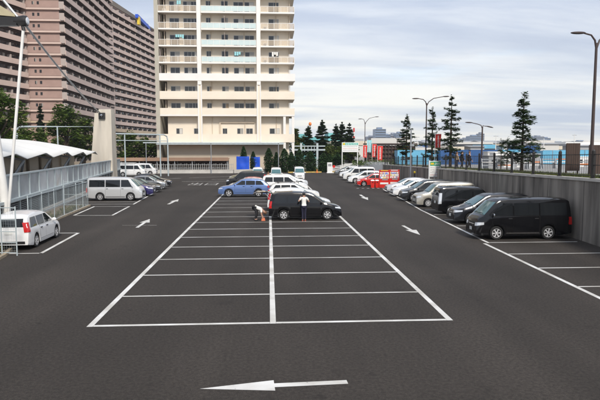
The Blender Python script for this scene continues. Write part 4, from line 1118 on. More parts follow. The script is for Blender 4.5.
# mesh fences
def mesh_fence(pts, h, label, rails=(.1, .9, 1.9), gate=False, wire=.10):
    p0 = Vector((*pts[0], 0)); root = thing('mesh_fence', label, 'fence', p0)
    pm_ = MB().tube([(0, 0, 0), (0, 0, h)], .03, 8).mesh('post', M['steel_blue'])
    for p in pts: link('post', pm_, root, Vector((*p, 0))-p0)
    for p, q in zip(pts, pts[1:]):
        p, q = Vector((*p, 0))-p0, Vector((*q, 0))-p0; b = MB(); n = int((q-p).length/wire)
        for z in rails: b.bar(p+Vector((0, 0, z)), q+Vector((0, 0, z)), .035, .035)
        for i in range(1, n): x = p.lerp(q, i/n); b.bar(x+Vector((0, 0, rails[0])), x+Vector((0, 0, rails[-1])), 0.0035, 0.0035)
        for i in range(1, int((rails[-1]-rails[0])/wire)): z = rails[0]+i*wire; b.bar(p+Vector((0, 0, z)), q+Vector((0, 0, z)), 0.0035, 0.0035)
        b.build('mesh_panel', M['steel_blue'], root)
mesh_fence([(-13.5, 23.6), (-13.75, 26.7), (-14.0, 28.9), (-14.1, 30.4)], 2.05, 'pale blue mesh fence round the soil patch beside the empty bay')
mesh_fence([(-14.1, 30.4), (-16.0, 30.7)], 2.05, 'short return of blue mesh fence between soil patch and silver van')
mesh_fence([(-12.6, 15.9), (-12.95, 18.6), (-13.2, 21.1), (-13.5, 23.55)], 2.0, 'blue mesh fence behind the white people carrier along the soil strip')
mesh_fence([(-10.55, 9.75), (-11.2, 9.85), (-12.6, 9.9), (-14.6, 10.0)], 2.05, 'pale mesh gate frame standing across the tail of the white people carrier', rails=(.12, .55, 1.0, 1.5, 2.0))

# ------------------------------------------------------------------ white tent roof, pylon, mast and cable
tt = thing('tent_roof', 'white membrane roof with zigzag eaves behind the panel barrier', 'tent', (-18.6, 36, 0))
def tb(y, o): return (-18.4-.141*(y-36)-o*.99+18.6, y-36-o*.14)
b = MB(); ny = 120; nu = 12; ya, yb_ = 8.0, 58.8
vs = []
for i in range(ny+1):
    y = ya+(yb_-ya)*i/ny; ph = ((y-23.1)/7.9) % 1.0; zz = abs(ph*2-1)      # 1 at peaks, 0 at valleys
    endf = min(1, (yb_-y)/9.0); endf = math.sin(endf*PI/2)
    for k in range(nu+1):
        u = k/nu; o = u*9.0*(.25+.75*endf)
        crown = math.sin(min(1, u*1.25)*PI/2)
        z = (3.76+.40*zz)*(1-crown)+(4.15+1.32*endf)*crown - max(0, u-.75)*2.2
        if k == 0: z += 0
        x_, y_ = tb(y, o-(.35*zz if k == 0 else 0)); vs.append((x_, y_, z))
b.add(vs, [(i*(nu+1)+k, i*(nu+1)+k+1, (i+1)*(nu+1)+k+1, (i+1)*(nu+1)+k) for i in range(ny) for k in range(nu)])
mem = b.build('membrane', M['tent'], tt, smooth=True, angle=60)
sm = mem.modifiers.new('thickness', 'SOLIDIFY'); sm.thickness = .06; sm.offset = -1
b = MB()
for k in range(7):
    yv = 23.1-15.8+7.9*k+3.95
    if yv > 57: continue
    x0, y0 = tb(yv, .25)
    for dy in (-2.2, 2.2):
        x1, y1 = tb(yv+dy, 1.4); b.tube([(x0, y0, 3.62), (x1, y1, 1.0)], .09, 6)
    x1, y1 = tb(yv, 4.5); b.tube([(x0, y0, 3.62), (x1, y1, 4.7)], .08, 6)
b.build('strut', M['steel_grey'], tt)
b = MB()
for i in range(12):
    y0 = 8+4.2*i; x0, yy0 = tb(y0, 2.6); x1, yy1 = tb(y0+3.0, 2.6)
    b.bar((x0, yy0, 2.3), (x1, yy1, 2.3), .1, 2.9)
b.build('back_screen', M['cream_dk'], tt)
b = MB(); x0, y0 = tb(8, 4.2); x1, y1 = tb(58, 4.2); b.bar((x0, y0, 1.9), (x1, y1, 1.9), .2, 3.6); b.build('inner_wall', M['cream_dk'], tt)

py = thing('concrete_pylon', 'massive pale concrete cable pylon with rust streaks behind the white tent', 'pylon', (-21.6, 61, 0))
b = MB(); b.hexa([(-1.85, 0, 0), (1.15, 0, 0), (1.15, 2.4, 0), (-1.85, 2.4, 0)], [(-1.02, .35, 9.1), (1.1, .35, 9.1), (1.1, 2.1, 9.1), (-1.02, 2.1, 9.1)])
b.hexa([(-.55, .36, 9.1), (1.09, .36, 9.1), (1.09, 2.09, 9.1), (-.55, 2.09, 9.1)], [(-.5, .4, 9.6), (1.06, .4, 9.6), (1.06, 2.05, 9.6), (-.5, 2.05, 9.6)])
b.build('shaft', M['conc'], py)
b = MB(); b.box(-.45, .35, .05, .8, 8.3, 9.12); b.build('cable_anchor', M['steel_black'], py)
b = MB(); b.ell((-.05, .0, 8.75), (.2, .25, .2), 8); b.build('anchor_cap', M['chrome'], py)
ms = thing('cable_mast', 'leaning white steel mast with dark lamp head and tan canvas boom', 'mast', (-14.15, 17, 0))
b = MB(); b.tube([(.05, 0, 0), (-1.15, .2, 12.0)], [.24, .20], 16); b.build('column', M['steel_white'], ms, smooth=True)
b = MB(); b.tube([(.15, -.35, .6), (1.29, 0, 10.9)], .075, 10); b.build('stay_rod', M['steel_white'], ms, smooth=True)
b = MB(); b.lathe([(-.4, .0), (-.36, .20), (.1, .29), (.27, .27), (.31, 0)], 14, 'x', (1.2, 0, 11.1)); b.tube([(1.2, 0, 11.1), (1.29, 0, 10.6)], .1, 8); b.build('lamp_head', M['steel_black'], ms, smooth=True)
b = MB(); b.ell((1.50, 0, 11.1), (.06, .2, .2), 10); b.build('lamp_glass', M['lamp'], ms, smooth=True)
b = MB(); b.hexa([(-6, -.3, 10.75), (1.0, -.18, 10.85), (1.0, .18, 10.85), (-6, .3, 10.75)], [(-6, -.3, 11.5), (1.0, -.18, 11.25), (1.0, .18, 11.25), (-6, .3, 11.5)]); b.build('boom', M['steel_black'], ms)
b = MB(); b.hexa([(-6, -1.6, 11.6), (.9, -.1, 11.3), (.9, .1, 11.3), (-6, 2.2, 11.6)], [(-6, -1.6, 15.5), (.9, -.1, 11.42), (.9, .1, 11.42), (-6, 2.2, 15.5)]); b.build('canvas', M['canvas_tan'], ms)
b = MB(); b.tube([(1.0, 0, 11.3), (-4, .2, 17.5)], .07, 8); b.build('upper_stay', M['steel_grey'], ms, smooth=True)
A0 = Vector((-12.85, 17, 11.0)); A1 = Vector((-21.9, 61.2, 9.15))
b = MB(); b.tube([A0.lerp(A1, t)-A0-Vector((0, 0, .35*4*t*(1-t))) for t in [i/14 for i in range(15)]], .065, 8)
o = b.build('stay_cable', M['steel_grey'], None, True, loc=A0); tag(o, 'grey stay cable running from the mast head down to the concrete pylon', 'cable')
for (p, q, lab) in (((-36, 70, 7.67), (-24.2, 70, 7.67), 'pale blue pipe gantry above the white tent, ending at the pylon'), ((-23.5, 73, 6.75), (-16.6, 80, 6.75), 'pale blue pipe gantry between the pylon and the tower, bent down at its end')):
    p, q = Vector(p), Vector(q); root = thing('pipe_gantry', lab, 'gantry', (p.x, p.y, 0)); d = q-p
    b = MB(); z = p.z
    if p.x < -30: b.tube([(-.3, 0, 0), (-.3, 0, z-.5), (0, 0, z-.1), (.6, 0, z), (d.x, d.y, z)], .13, 8)
    else:
        b.tube([(0, 0, z), (d.x-.5, d.y-.5, z), (d.x-.1, d.y-.1, z-.25), (d.x, d.y, z-.8), (d.x, d.y, 0)], .11, 8); b.tube([(0, 0, z-1.0), (d.x, d.y, z-1.0)], .06, 8)
    b.build('pipe', M['steel_blue'], root, smooth=True)
    for t in ((.46, .9) if p.x < -30 else (.2, .85)):
        MB().tube([(d.x*t, d.y*t, 0), (d.x*t, d.y*t, z)], .10, 8).build('post', M['steel_blue'], root)

# ------------------------------------------------------------------ street lamps
def lamp(label, x, y, z0, h, arms, m, lean=0, r=.085):
    root = thing('street_lamp', label, 'street lamp', (x, y, z0))
    b = MB(); b.tube([(0, 0, 0), (0, 0, h*.3), (0, 0, h*.93)], [r*1.25, r, r*.75], 12); b.tube([(0, 0, 0), (0, 0, .25)], r*1.6, 12); b.build('pole', m, root, smooth=True)
    for (dx, dy, dz) in arms:
        b = MB(); zt = h*.90
        b.tube([(0, 0, zt-.1), (dx*.12, dy*.12, zt+.28*h*.1+.15), (dx*.4, dy*.4, h-.12+dz*.5), (dx, dy, h+dz)], [.05, .05, .045, .04], 8); a = b.build('arm', m, root, smooth=True)
        b = MB(); d = Vector((dx, dy, dz*.4)).normalized(); rot = d.to_track_quat('X', 'Z').to_matrix()
        b.ell(Vector((dx, dy, h+dz))+d*.25, (.42, .13, .07), 10, rot=rot); b.build('luminaire', m, a, smooth=True)
    return root
lamp('very tall dark street lamp standing beside the brown timber screen on the raised street', 16.95, 15, street_z(15), 7.55, [(-.75, 0, -.02), (1.3, .1, .15)], M['steel_brown'])
lamp('tall double-arm street lamp rising beside the small conifer behind the price board', 17.61, 49, street_z(49), 7.8, [(-1.0, 0, -.05), (2.0, .2, .2)], M['steel_brown'])
lamp('short brown street lamp between two conifers on the raised street', 22.9, 46, street_z(46), 4.8, [(-1.25, 0, .1), (.55, 0, -.3)], M['steel_brown'], r=.10)
lamp('double-arm street lamp rising behind the white parking sign and red banners', 18.7, 96, 0, 10.3, [(-.7, 0, -.05), (2.1, .2, .35)], M['steel_brown'])
lamp('small brown lamp post in front of the dark lattice structure', 24.2, 92, 1.5, 4.9, [(-.7, 0, .25), (.25, 0, -.1)], M['steel_brown'], r=.08)
b = MB(); b.tube([(0, 0, 0), (0, 0, 6.6)], [.11, .08], 12); b.box(-.2, .2, -.2, .2, 0, .05)
root = thing('camera_pole', 'slim grey steel pole with small floodlight behind the white car row', 'pole', (15.9, 49, 0)); b.build('pole', M['steel_grey'], root, smooth=True)
b = MB(); b.box(-.1, .35, -.15, .15, 4.7, 4.95); b.build('floodlight', M['steel_grey'], root)

# ------------------------------------------------------------------ signs, banners, vending machines
def glyphs(b, x0, x1, z0, z1, y, mi, seed, n):
    """rows of small strokes standing for characters too small to read"""
    r = random.Random(seed); w = (x1-x0)/n
    for i in range(n):
        a = x0+i*w
        for k in range(3):
            zz = z0+(z1-z0)*r.random()*.8; b.box(a+w*.08, a+w*(.5+.4*r.random()), y-.003, y, zz, zz+(z1-z0)*.16, mi)
        xx = a+w*(.2+.5*r.random()); b.box(xx, xx+w*.14, y-.004, y, z0, z1, mi)
sg = thing('parking_sign', 'large white parking sign with teal header on two white posts by the exit', 'sign', (14.0, 90, 0), R(4))
for x in (-.55, 2.35): MB().box(x-.07, x+.07, -.07, .07, 0, 5.55).build('post', M['white'], sg)
b = MB(); b.box(-.62, 2.5, -.12, -.07, 3.85, 5.62, 0); b.box(-.5, 2.42, -.135, -.12, 5.12, 5.54, 1); b.box(-.45, -.02, -.14, -.135, 5.15, 5.51, 2)
b.lathe([(-.146, .12), (-.143, .12)], 12, 'y', (-.23, 0, 5.33), 4)
glyphs(b, .1, 2.3, 5.18, 5.48, -.135, 0, 3, 7)
for i, (z, mi) in enumerate(((4.78, 3), (4.42, 5), (4.08, 3))): glyphs(b, -.4, 2.3, z, z+.16, -.12, mi, i, 14)
b.build('board', [M['white'], M['teal_sign'], M['yellow'], M['grey_mark'], M['dark_mark'], M['red_mark']], sg)
sg = thing('price_board', 'white price board with green header in front of the retaining wall', 'sign', (16.55, 42, 0), R(8))
sg.scale = (1.22, 1, 1)
for x in (-.45, .50): MB().box(x-.045, x+.045, -.045, .045, 0, 3.25).build('post', M['white'], sg)
b = MB(); b.box(-.46, .55, -.09, -.045, 1.62, 3.2, 0); b.box(-.41, .51, -.1, -.09, 2.72, 3.13, 1); b.box(-.36, -.08, -.105, -.1, 2.83, 3.02, 2)
glyphs(b, -.03, .46, 2.82, 3.06, -.1, 0, 8, 4)
for i, z in enumerate((2.48, 2.26, 2.04)):
    glyphs(b, -.38, .0, z, z+.11, -.09, 3, 20+i, 4); glyphs(b, .12, .46, z, z+.11, -.09, 4 if i < 2 else 5, 30+i, 4)
glyphs(b, -.38, .46, 1.75, 1.87, -.09, 5, 44, 9)
b.build('board', [M['white'], M['green_sign'], M['yellow'], M['grey_mark'], M['dark_mark'], M['red_mark']], sg)
def banner(label, x, y, z, h, m, w=.75, side=1, fl=2.):
    root = thing('banner_flag', label, 'banner', (x, y, z))
    b = MB(); b.tube([(0, 0, 0), (0, 0, h+.1)], .034, 8); b.tube([(0, 0, h+.05), (side*w, 0, h+.02)], .012, 5); b.build('pole', M['white'], root)
    b = MB(); n, k = 6, 16; vs = []
    for j in range(k+1):
        for i in range(n+1):
            u, v = i/n, j/k; vs.append((side*w*u*(1-.12*v), .05*math.sin(u*4+v*6)*u, h-fl*v-.05*u*v))
    b.add(vs, [(j*(n+1)+i, j*(n+1)+i+1, (j+1)*(n+1)+i+1, (j+1)*(n+1)+i) for j in range(k) for i in range(n)])
    c = b.build('cloth', m, root, smooth=True)
    g = MB()
    for j in range(5):
        zz = h-fl*(.1+.17*j); xc = side*w*.5
        q = random.Random(j+int(x*7)); ss = fl*.055
        for t in range(4): zc = zz-ss*1.5+ss*.9*(t-1.5)*.8; wd = ss*q.uniform(.5, 1.35); xo = q.uniform(-.2, .2)*ss; g.box(xc+xo-wd, xc+xo+wd, -.076, -.07, zc-ss*.16, zc+ss*.16)
        xo = q.uniform(-.5, .5)*ss; g.box(xc+xo-ss*.16, xc+xo+ss*.16, -.077, -.071, zz-ss*3, zz-ss*.1)
    g.build('glyphs', M['white'], c)
banner('red banner flag, lowest of the three beside the parking sign', 18.0, 94, 0, 5.1, M['banner_red'], .85, fl=2.3)
banner('red banner flag standing between the cyan banner and the lattice structure', 19.6, 93, 0, 5.3, M['banner_red'], .85, fl=2.4)
banner('red banner flag leaning in front of the dark lattice structure', 20.45, 92, 0, 4.95, M['banner_red'], 1.0, fl=2.6)
banner('cyan and white banner flag among the red ones', 18.95, 95, 0, 6.1, M['banner_cyan'], .9, fl=2.3)
banner('red banner flag high on a white pole above the price board', 16.75, 42.6, 0, 5.9, M['banner_red'], .62, fl=1.45)
def vending(label, x, y, rz, seed):
    root = thing('vending_machine', label, 'vending machine', (x, y, 0), rz)
    b = MB(); w = .58
    b.box(-w, w, 0, .78, .06, 1.98); b.box(-w+.03, w-.03, .02, .75, 0, .06); b.box(-w-.01, w+.01, -.05, .3, 1.9, 2.02)
    b.box(-w, -w+.07, -.04, 0, .1, 1.9); b.box(w-.07, w, -.04, 0, .1, 1.9); b.build('body', M['red'], root)
    b = MB(); b.box(-w+.08, w-.08, -.025, -.002, 1.02, 1.78, 0); r = random.Random(seed); cols = 9
    for row in range(3):
        z = 1.06+row*.25; b.box(-w+.09, w-.09, -.04, -.025, z-.03, z-.01, 1)
        for i in range(cols):
            x_ = -w+.14+(2*w-.28)*i/(cols-1); mi = r.choice((2, 3, 4, 5, 6, 2, 4)); b.box(x_-.033, x_+.033, -.045, -.027, z, z+r.choice((.13, .17, .19)), mi)
    b.build('display', [M['white'], M['grey_mark'], M['banner_red'], M['blue_sheet'], M['white'], M['yellow'], M['dark_mark']], root)
    b = MB(); b.box(-.25, .38, -.02, -.002, .86, .98, 0); b.build('coin_panel', M['grey_mark'], root)
    b = MB(); b.box(-w+.12, w-.12, -.03, -.002, .40, .60, 0); b.build('dispensing_flap', M['white'], root)
    b = MB(); b.box(-.4, .4, -.056, -.05, 1.92, 2.0, 0); b.build('header', M['yellow'] if seed == 1 else M['white'], root)
vending('red drinks vending machine, the one closer to the red recycling bins', 13.05, 49.6, R(-6), 1)
vending('red drinks vending machine next to the grey pole', 14.4, 50.5, R(-4), 2)
def bin_(label, x, y):
    root = thing('recycling_bin', label, 'bin', (x, y, 0), 0, 'red bins by the vending machines')
    b = MB(); b.hexa([(-.19, -.17, 0), (.19, -.17, 0), (.19, .17, 0), (-.19, .17, 0)], [(-.21, -.19, .78), (.21, -.19, .78), (.21, .19, .78), (-.21, .19, .78)]); b.build('body', M['red'], root)
    b = MB(); b.hexa([(-.22, -.2, .78), (.22, -.2, .78), (.22, .2, .78), (-.22, .2, .78)], [(-.15, -.14, .9), (.15, -.14, .9), (.15, .14, .9), (-.15, .14, .9)])
    b.build('lid', M['white'], root)
    b = MB(); b.lathe([(-.198, .0), (-.198, .075), (-.18, .08)], 12, 'y', (0, 0, .62)); b.build('hole', M['black'], root)
bin_('red recycling bin with pale lid beside the red hatchback wheel', 11.75, 49.9)
bin_('red recycling bin with pale lid touching the vending machine', 12.27, 49.9)
gm = thing('ticket_machine', 'white ticket machine cabinet at the exit with red barrier disc', 'ticket machine', (11.1, 89.6, 0))
b = MB(); b.box(-.45, .45, -.3, .3, .12, 1.95); b.box(-.55, .75, -.45, .45, 0, .12); b.build('cabinet', M['white'], gm)
b = MB(); b.box(-.3, .3, -.315, -.3, 1.25, 1.7, 0); b.build('screen', M['grey_mark'], gm)
b = MB(); b.lathe([(-.05, .0), (-.05, .26), (.0, .26), (.0, 0)], 16, 'y', (.78, -.1, 1.2)); b.build('disc', M['red'], gm)
b = MB(); b.bar((.45, -.1, 1.05), (4.2, 0.2, 1.05), .06, .09); b.build('barrier_arm', M['white'], gm)
cn = thing('traffic_cone', 'orange traffic cone by the yellow kerb near the ticket machine', 'traffic cone', (8.9, 91, 0))
b = MB(); b.lathe([(.03, .17), (.68, .03), (.70, 0)], 14, 'z'); b.build('cone', M['orange'], cn, smooth=True)
MB().box(-.2, .2, -.2, .2, 0, .04).build('base', M['orange'], cn)
wk = thing('guard_post', 'yellow-topped grey post between the vending machine and the silver wagon', 'post', (15.7, 46.4, 0))
b = MB(); b.tube([(0, 0, 0), (0, 0, 1.8)], .07, 8); b.build('post', M['steel_black'], wk); b = MB(); b.ell((0, 0, 1.88), (.13, .13, .14), 8); b.build('cap', M['yellow'], wk, smooth=True)
def rail(label, p, q, z0, z1):
    root = thing('guard_rail', label, 'railing', (p[0], p[1], 0)); d = Vector((q[0]-p[0], q[1]-p[1], 0)); n = max(2, int(d.length/1.6))
    for i in range(n+1):
        z = z0+(z1-z0)*i/n; x = d*(i/n); MB().box(x.x-.05, x.x+.05, x.y-.05, x.y+.05, 0, z+1.0).build('post', M['white'], root)
    b = MB()
    for h in (.35, .65, .95): b.bar((0, 0, z0+h), (d.x, d.y, z1+h), .05, .10)
    b.bar((0, 0.2, z0/2), (d.x, d.y+.2, z1/2), .2, z0+z1, 0) if z0+z1 > .3 else None
    for i in range(int(d.length/.16)):
        t = (i+.5)*.16/d.length; x = d*t; z = z0+(z1-z0)*t; b.box(x.x-.02, x.x+.02, x.y-.02, x.y+.02, z+.1, z+.95)
    b.build('rail', M['white'], root)
rail('white guard rail rising from the ticket machine toward the parking sign', (12.0, 93), (16.6, 91.5), .1, .9)
rail('white guard rail along the street edge behind the red banners', (17.6, 90), (20.0, 80), 1.0, 1.2)
rail('white guard rail on the slope behind the parking sign', (12.6, 97), (22, 96), .3, 1.1)

# ------------------------------------------------------------------ beyond the wall: site, containers, sheds
def container(label, x, y, w, h, d, m, rz=0, z=None, cat='container'):
    z = street_z(y) if z is None else z
    root = thing('shipping_container', label, cat, (x, y, z-.02), rz)
    b = MB(); b.box(-w/2, w/2, 0, d, .1, h-.08); n = int(w/.28)
    for i in range(n): xx = -w/2+.1+(w-.2)*i/n; b.box(xx, xx+.13, -.03, 0, .16, h-.16)
    b.build('body', m, root)
    b = MB()
    for x0 in (-w/2-.02, w/2-.10): b.box(x0, x0+.12, -.05, .07, 0, h)
    b.box(-w/2, w/2, -.05, .07, h-.1, h); b.box(-w/2, w/2, -.05, .07, 0, .12); b.build('frame', m, root)
cx = [(26.4, 86, 7, 'cyan_steel', 'sky blue container behind the street lamp and small conifer'), (32.6, 84, 5, 'blue_deep', 'deep blue container directly behind the three pedestrians'),
      (38.2, 84, 5.5, 'blue_deep', 'deep blue container, a paler one on its far end, beyond the tall conifer'), (43.2, 85, 4.5, 'cyan_steel', 'pale blue container behind the short street lamp'),
      (60.5, 88, 7, 'cyan_steel', 'sky blue container partly behind the biggest conifer'), (54, 90, 5, 'cyan_steel', 'sky blue container set back behind grey site barriers')]
for x, y, w, m, lab in cx: container(lab, x, y, w, 2.6, 2.5, M[m])
def px_thing(name, label, cat, b, mats, loc, rz=0): o = b.build(name, mats, None, loc=loc); o.rotation_euler.z = rz; return tag(o, label, cat)
# long sky-blue hoarding by the street
hd = thing('site_hoarding', 'long sky blue construction hoarding behind the fence past the biggest conifer', 'hoarding', (40, 64, street_z(64)), R(2))
for i in range(12):
    b = MB(); b.box(i*2.4, i*2.4+2.36, 0, .06, .1, 2.15)
    for k in range(9): b.box(i*2.4+.12+k*.25, i*2.4+.2+k*.25, -.02, 0, .15, 2.1)
    b.build('panel', M['cyan_steel'] if i % 5 != 3 else M['white'], hd)
    MB().tube([(i*2.4-.02, -.05, 0), (i*2.4-.02, -.05, 2.2)], .035, 6).build('post', M['steel_grey'], hd)
r = random.Random(11)
adj = ['striped', 'narrow', 'dented', 'low', 'tall', 'short', 'wide', 'plain', 'slim', 'battered', 'clean', 'dusty']
for i in range(12):   # barriers and small site gear along the street
    x = 20.5+i*2.1; y = 38+i*1.3; w = r.uniform(1.1, 1.6)
    b = MB(); z = .0; mm = [M['steel_grey'], M['white'], M['orange'], M['grey_clad']]
    for k in range(3): b.box(-w/2, w/2, -.02, .02, .35+k*.28, .45+k*.28, [1, 2, 3][(i+k) % 3] if i % 2 else (1 if k % 2 else 0))
    for s in (-1, 1): b.hexa([(s*w/2-.03, -.3, 0), (s*w/2+.03, -.3, 0), (s*w/2+.03, .3, 0), (s*w/2-.03, .3, 0)], [(s*w/2-.03, -.03, 1.05), (s*w/2+.03, -.03, 1.05), (s*w/2+.03, .03, 1.05), (s*w/2-.03, .03, 1.05)], 0)
    o = px_thing('site_barrier', f'{adj[i]} portable site barrier with {"orange" if i % 2 else "white and grey"} rails on the raised street', 'barrier', b, mm, (x, y, street_z(y)), r.uniform(-.2, .2)); o['group'] = 'site barriers on the street'
for i, (x, y, w, h, m, lab) in enumerate(((23.3, 43, 1.6, 1.3, 'grey_clad', 'grey generator box near the short street lamp'), (27.5, 50, 3.0, 1.7, 'white', 'white site cabin with flat roof behind the grey barriers'), (33, 56, 2.6, 1.6, 'grey_clad', 'grey tool store in front of the blue hoarding'), (37.5, 52, 2.0, 1.2, 'white', 'white crate stack shed by the hoarding corner'), (29.5, 58, 2.4, 1.9, 'pale_clad', 'pale cabin behind the biggest conifer'))):
    b = MB(); b.box(-w/2, w/2, 0, 1.6, 0.06, h, 0); b.box(-w/2-.06, w/2+.06, -.08, 1.7, h, h+.1, 0); b.box(-w*.3, w*.05, -.01, 0, h*.45, h*.8, 1); b.box(w*.15, w*.38, -.012, 0, .1, h*.85, 2)
    px_thing('site_cabin', lab, 'cabin', b, [M[m], M['win'], M['grey_mark']], (x, y, street_z(y)-.05))
b = MB(); b.box(-.42, .42, 0, .06, .3, 1.95)
for k in range(6): b.box(-.42+k*.14+.01, -.42+k*.14+.03, -.008, 0, .32, 1.93)
b.box(-.40, -.32, .06, .12, 0, 1.9); b.box(.32, .40, .06, .12, 0, 1.9)
px_thing('notice_board', 'dark brown timber notice board seen through the black fence', 'notice board', b, M['wood_dark'], (18.05, 18.8, street_z(18.8)))
b = MB(); b.box(-.8, .8, 0, .06, .15, 1.8)
for k in range(9): b.box(-.8+k*.18, -.8+k*.18+.03, -.01, 0, .15, 1.8)
for x in (-.7, .65): b.box(x, x+.08, .06, .14, 0, 1.85)
px_thing('timber_screen', 'weathered brown slatted timber screen at the street lamp foot', 'screen', b, M['wood_dark'], (18.9, 17.2, street_z(17.2)))
# lattice structure
lt = thing('lattice_structure', 'dark red-brown lattice structure two tiers high behind the red banners', 'structure', (26.2, 105, 1.5))
b = MB()
for z in (.2, 1.1, 2.0, 2.9, 3.7): b.box(-5.2, 4.8, -.1, .1, z, z+.14)
for i in range(15): x = -5.2+i*.71; b.box(x, x+.12, -.08, .08, 0, 3.8)
b.build('frame', M['steel_brown'], lt)
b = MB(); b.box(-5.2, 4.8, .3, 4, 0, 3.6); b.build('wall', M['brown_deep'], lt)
b = MB(); b.box(-5.6, 5.2, -.4, 4.4, 3.84, 4.1); b.build('roof', M['steel_brown'], lt)
b = MB(); b.box(-4.6, 4.2, .2, 3.4, 4.1, 5.2); b.build('upper_store', M['pale_clad'], lt)

# slender masts over the site
for i, (px, d, yt, lab) in enumerate(((418, 150, 138, 'thin pale mast rising beside the small conifer'), (447, 130, 140, 'thin pale mast just beside the tall conifer trunk'), (499, 140, 137, 'thin pale mast next to the sparse saplings'), (536, 160, 139, 'thin pale mast past the biggest conifer'), (549, 120, 141, 'short pale mast above the blue hoarding'), (581, 150, 136, 'thin pale mast beside the big street lamp'), (612, 150, 137, 'thin pale mast beyond the timber screen'), (395, 140, 139, 'thin pale mast over the lattice structure'))):
    h_ = 4.4+(149-yt)*d/564; root = thing('site_mast', lab, 'mast', (d*((px-300)/564.6+.0552), d-14, .5))
    b = MB(); b.tube([(0, 0, 0), (0, 0, h_)], [.14, .07], 8); b.build('pole', M['steel_white'], root)
    b = MB(); b.bar((-.6, 0, h_-.3), (.6, 0, h_-.3), .12, .12); b.build('crossbar', M['steel_grey'], root)

# distant sheds and towers: every one a thing of its own
def far_block(label, px_x, d, w, h, dep, m, name='warehouse', cat='building', z=0, bands=0, roof=None):
    b = MB(); b.box(-w/2, w/2, 0, dep, -.5, h, 0)
    if bands:
        for k in range(bands): zz = h*(k+.35)/bands; b.box(-w/2*.97, w/2*.97, -.15, 0, zz, zz+h/bands*.42, 1)
    if roof == 'gable':
        b.add([(-w/2-.5, -.5, h), (w/2+.5, -.5, h), (w/2+.5, dep+.5, h), (-w/2-.5, dep+.5, h), (-w/2-.5, dep/2, h+dep*.05), (w/2+.5, dep/2, h+dep*.05)], [(0, 1, 5, 4), (2, 3, 4, 5), (1, 2, 5), (3, 0, 4)], 2)
    elif roof == 'plant': b.box(-w*.25, w*.2, dep*.2, dep*.7, h, h+h*.08, 0)
    x = px_x
    return px_thing(name, label, cat, b, [m, M['win'], M['grey_clad']], (x, d, z))
def ray(px, d): return d*((px-300)/564.6+.0552)     # plan position of a bearing read off the photo, in metres
r = random.Random(3)
cl = [('pale', 'pale_clad'), ('grey', 'grey_clad'), ('cream', 'cream_clad'), ('white', 'white')]
wh = ['long', 'squat', 'flat-roofed', 'gable-roofed', 'windowless', 'banded', 'broad', 'stubby', 'stepped', 'plain', 'large', 'modest', 'blank', 'boxy', 'deep', 'slender', 'lofty', 'low']
spots = [(405, 165), (422, 210), (441, 190), (458, 240), (474, 200), (492, 260), (508, 220), (528, 240), (545, 200), (560, 270), (576, 230), (594, 215), (613, 250), (635, 230), (468, 330), (515, 360), (552, 380), (590, 340)]
behind = ['beyond the small conifer', 'behind the tall lamp', 'behind the price board banner', 'over the three pedestrians', 'past the tall conifer', 'over the site cabins', 'beside the biggest conifer', 'under the skyline', 'over the blue hoarding', 'over the notice board', 'past the notice board', 'at the big street lamp', 'beyond the big street lamp', 'past the timber screen', 'under the far towers', 'in the second line of sheds', 'far behind the hoarding', 'far behind the lamp']
for i, (px, d) in enumerate(spots):
    c, m = cl[i % 4] if i % 3 else cl[(i//3) % 4]; w = r.uniform(9, 19)*d/220
    ytop = r.uniform(143, 147); h = 4.4+(149-ytop)*d/564+.5
    far_block(f'{wh[i]} {c} warehouse {behind[i]}', ray(px, d), d-14, w, h, r.uniform(15, 30), M[m], bands=2 if i % 3 == 1 else 0, roof='gable' if i % 4 == 2 else None, z=.5)
for i, (px, d, w, yt, m, lab) in enumerate(((302, 250, 7, 134, 'cyan_roof', 'turquoise shed behind the smallest pine'), (322, 260, 12, 137, 'cyan_roof', 'turquoise works building between the pines'), (334, 240, 5, 133, 'cyan_roof', 'turquoise tower block behind the pair of pines'), (362, 230, 26, 141, 'cream_clad', 'cream depot behind the parking sign'), (385, 210, 30, 146, 'pale_clad', 'pale depot under the far skyline'), (345, 300, 20, 139, 'grey_clad', 'grey depot behind the parking sign'))):
    far_block(lab, ray(px, d), d-14, w, 4.4+(149-yt)*d/564, 16, M[m], bands=1 if i % 2 else 0)
tone = [('white', 'white'), ('sky blue', 'cyan_steel'), ('grey', 'grey_clad'), ('cream', 'cream_clad'), ('pale', 'pale_clad'), ('deep blue', 'blue_deep')]
near_ = ['next to the small conifer', 'left of the tall lamp post', 'in line with the price board', 'above the tan-jacketed pedestrian', 'above the other pedestrians', 'by the tall conifer top', 'at the short lamp', 'beside the saplings', 'next to the sparse sapling', 'close to the biggest conifer', 'on the far side of the biggest conifer', 'over the hoarding start', 'over the hoarding middle', 'over the hoarding end', 'above the notice board', 'by the tall brown lamp']
near_[1] = 'touching the tall lamp post'
for i in range(16):
    px = 408+i*12.2+r.uniform(-3, 3); d = r.uniform(120, 165); c, m = tone[(i*5+i//3) % 6]; yt = r.uniform(144, 148.5)
    far_block(f'small {c} shed {near_[i]}', ray(px, d), d-14, r.uniform(3, 7.5), 4.4+(149-yt)*d/564-1, r.uniform(4, 9), M[m], name='shed', bands=1 if i % 2 else 0, roof='gable' if i % 3 == 0 else None, z=1)
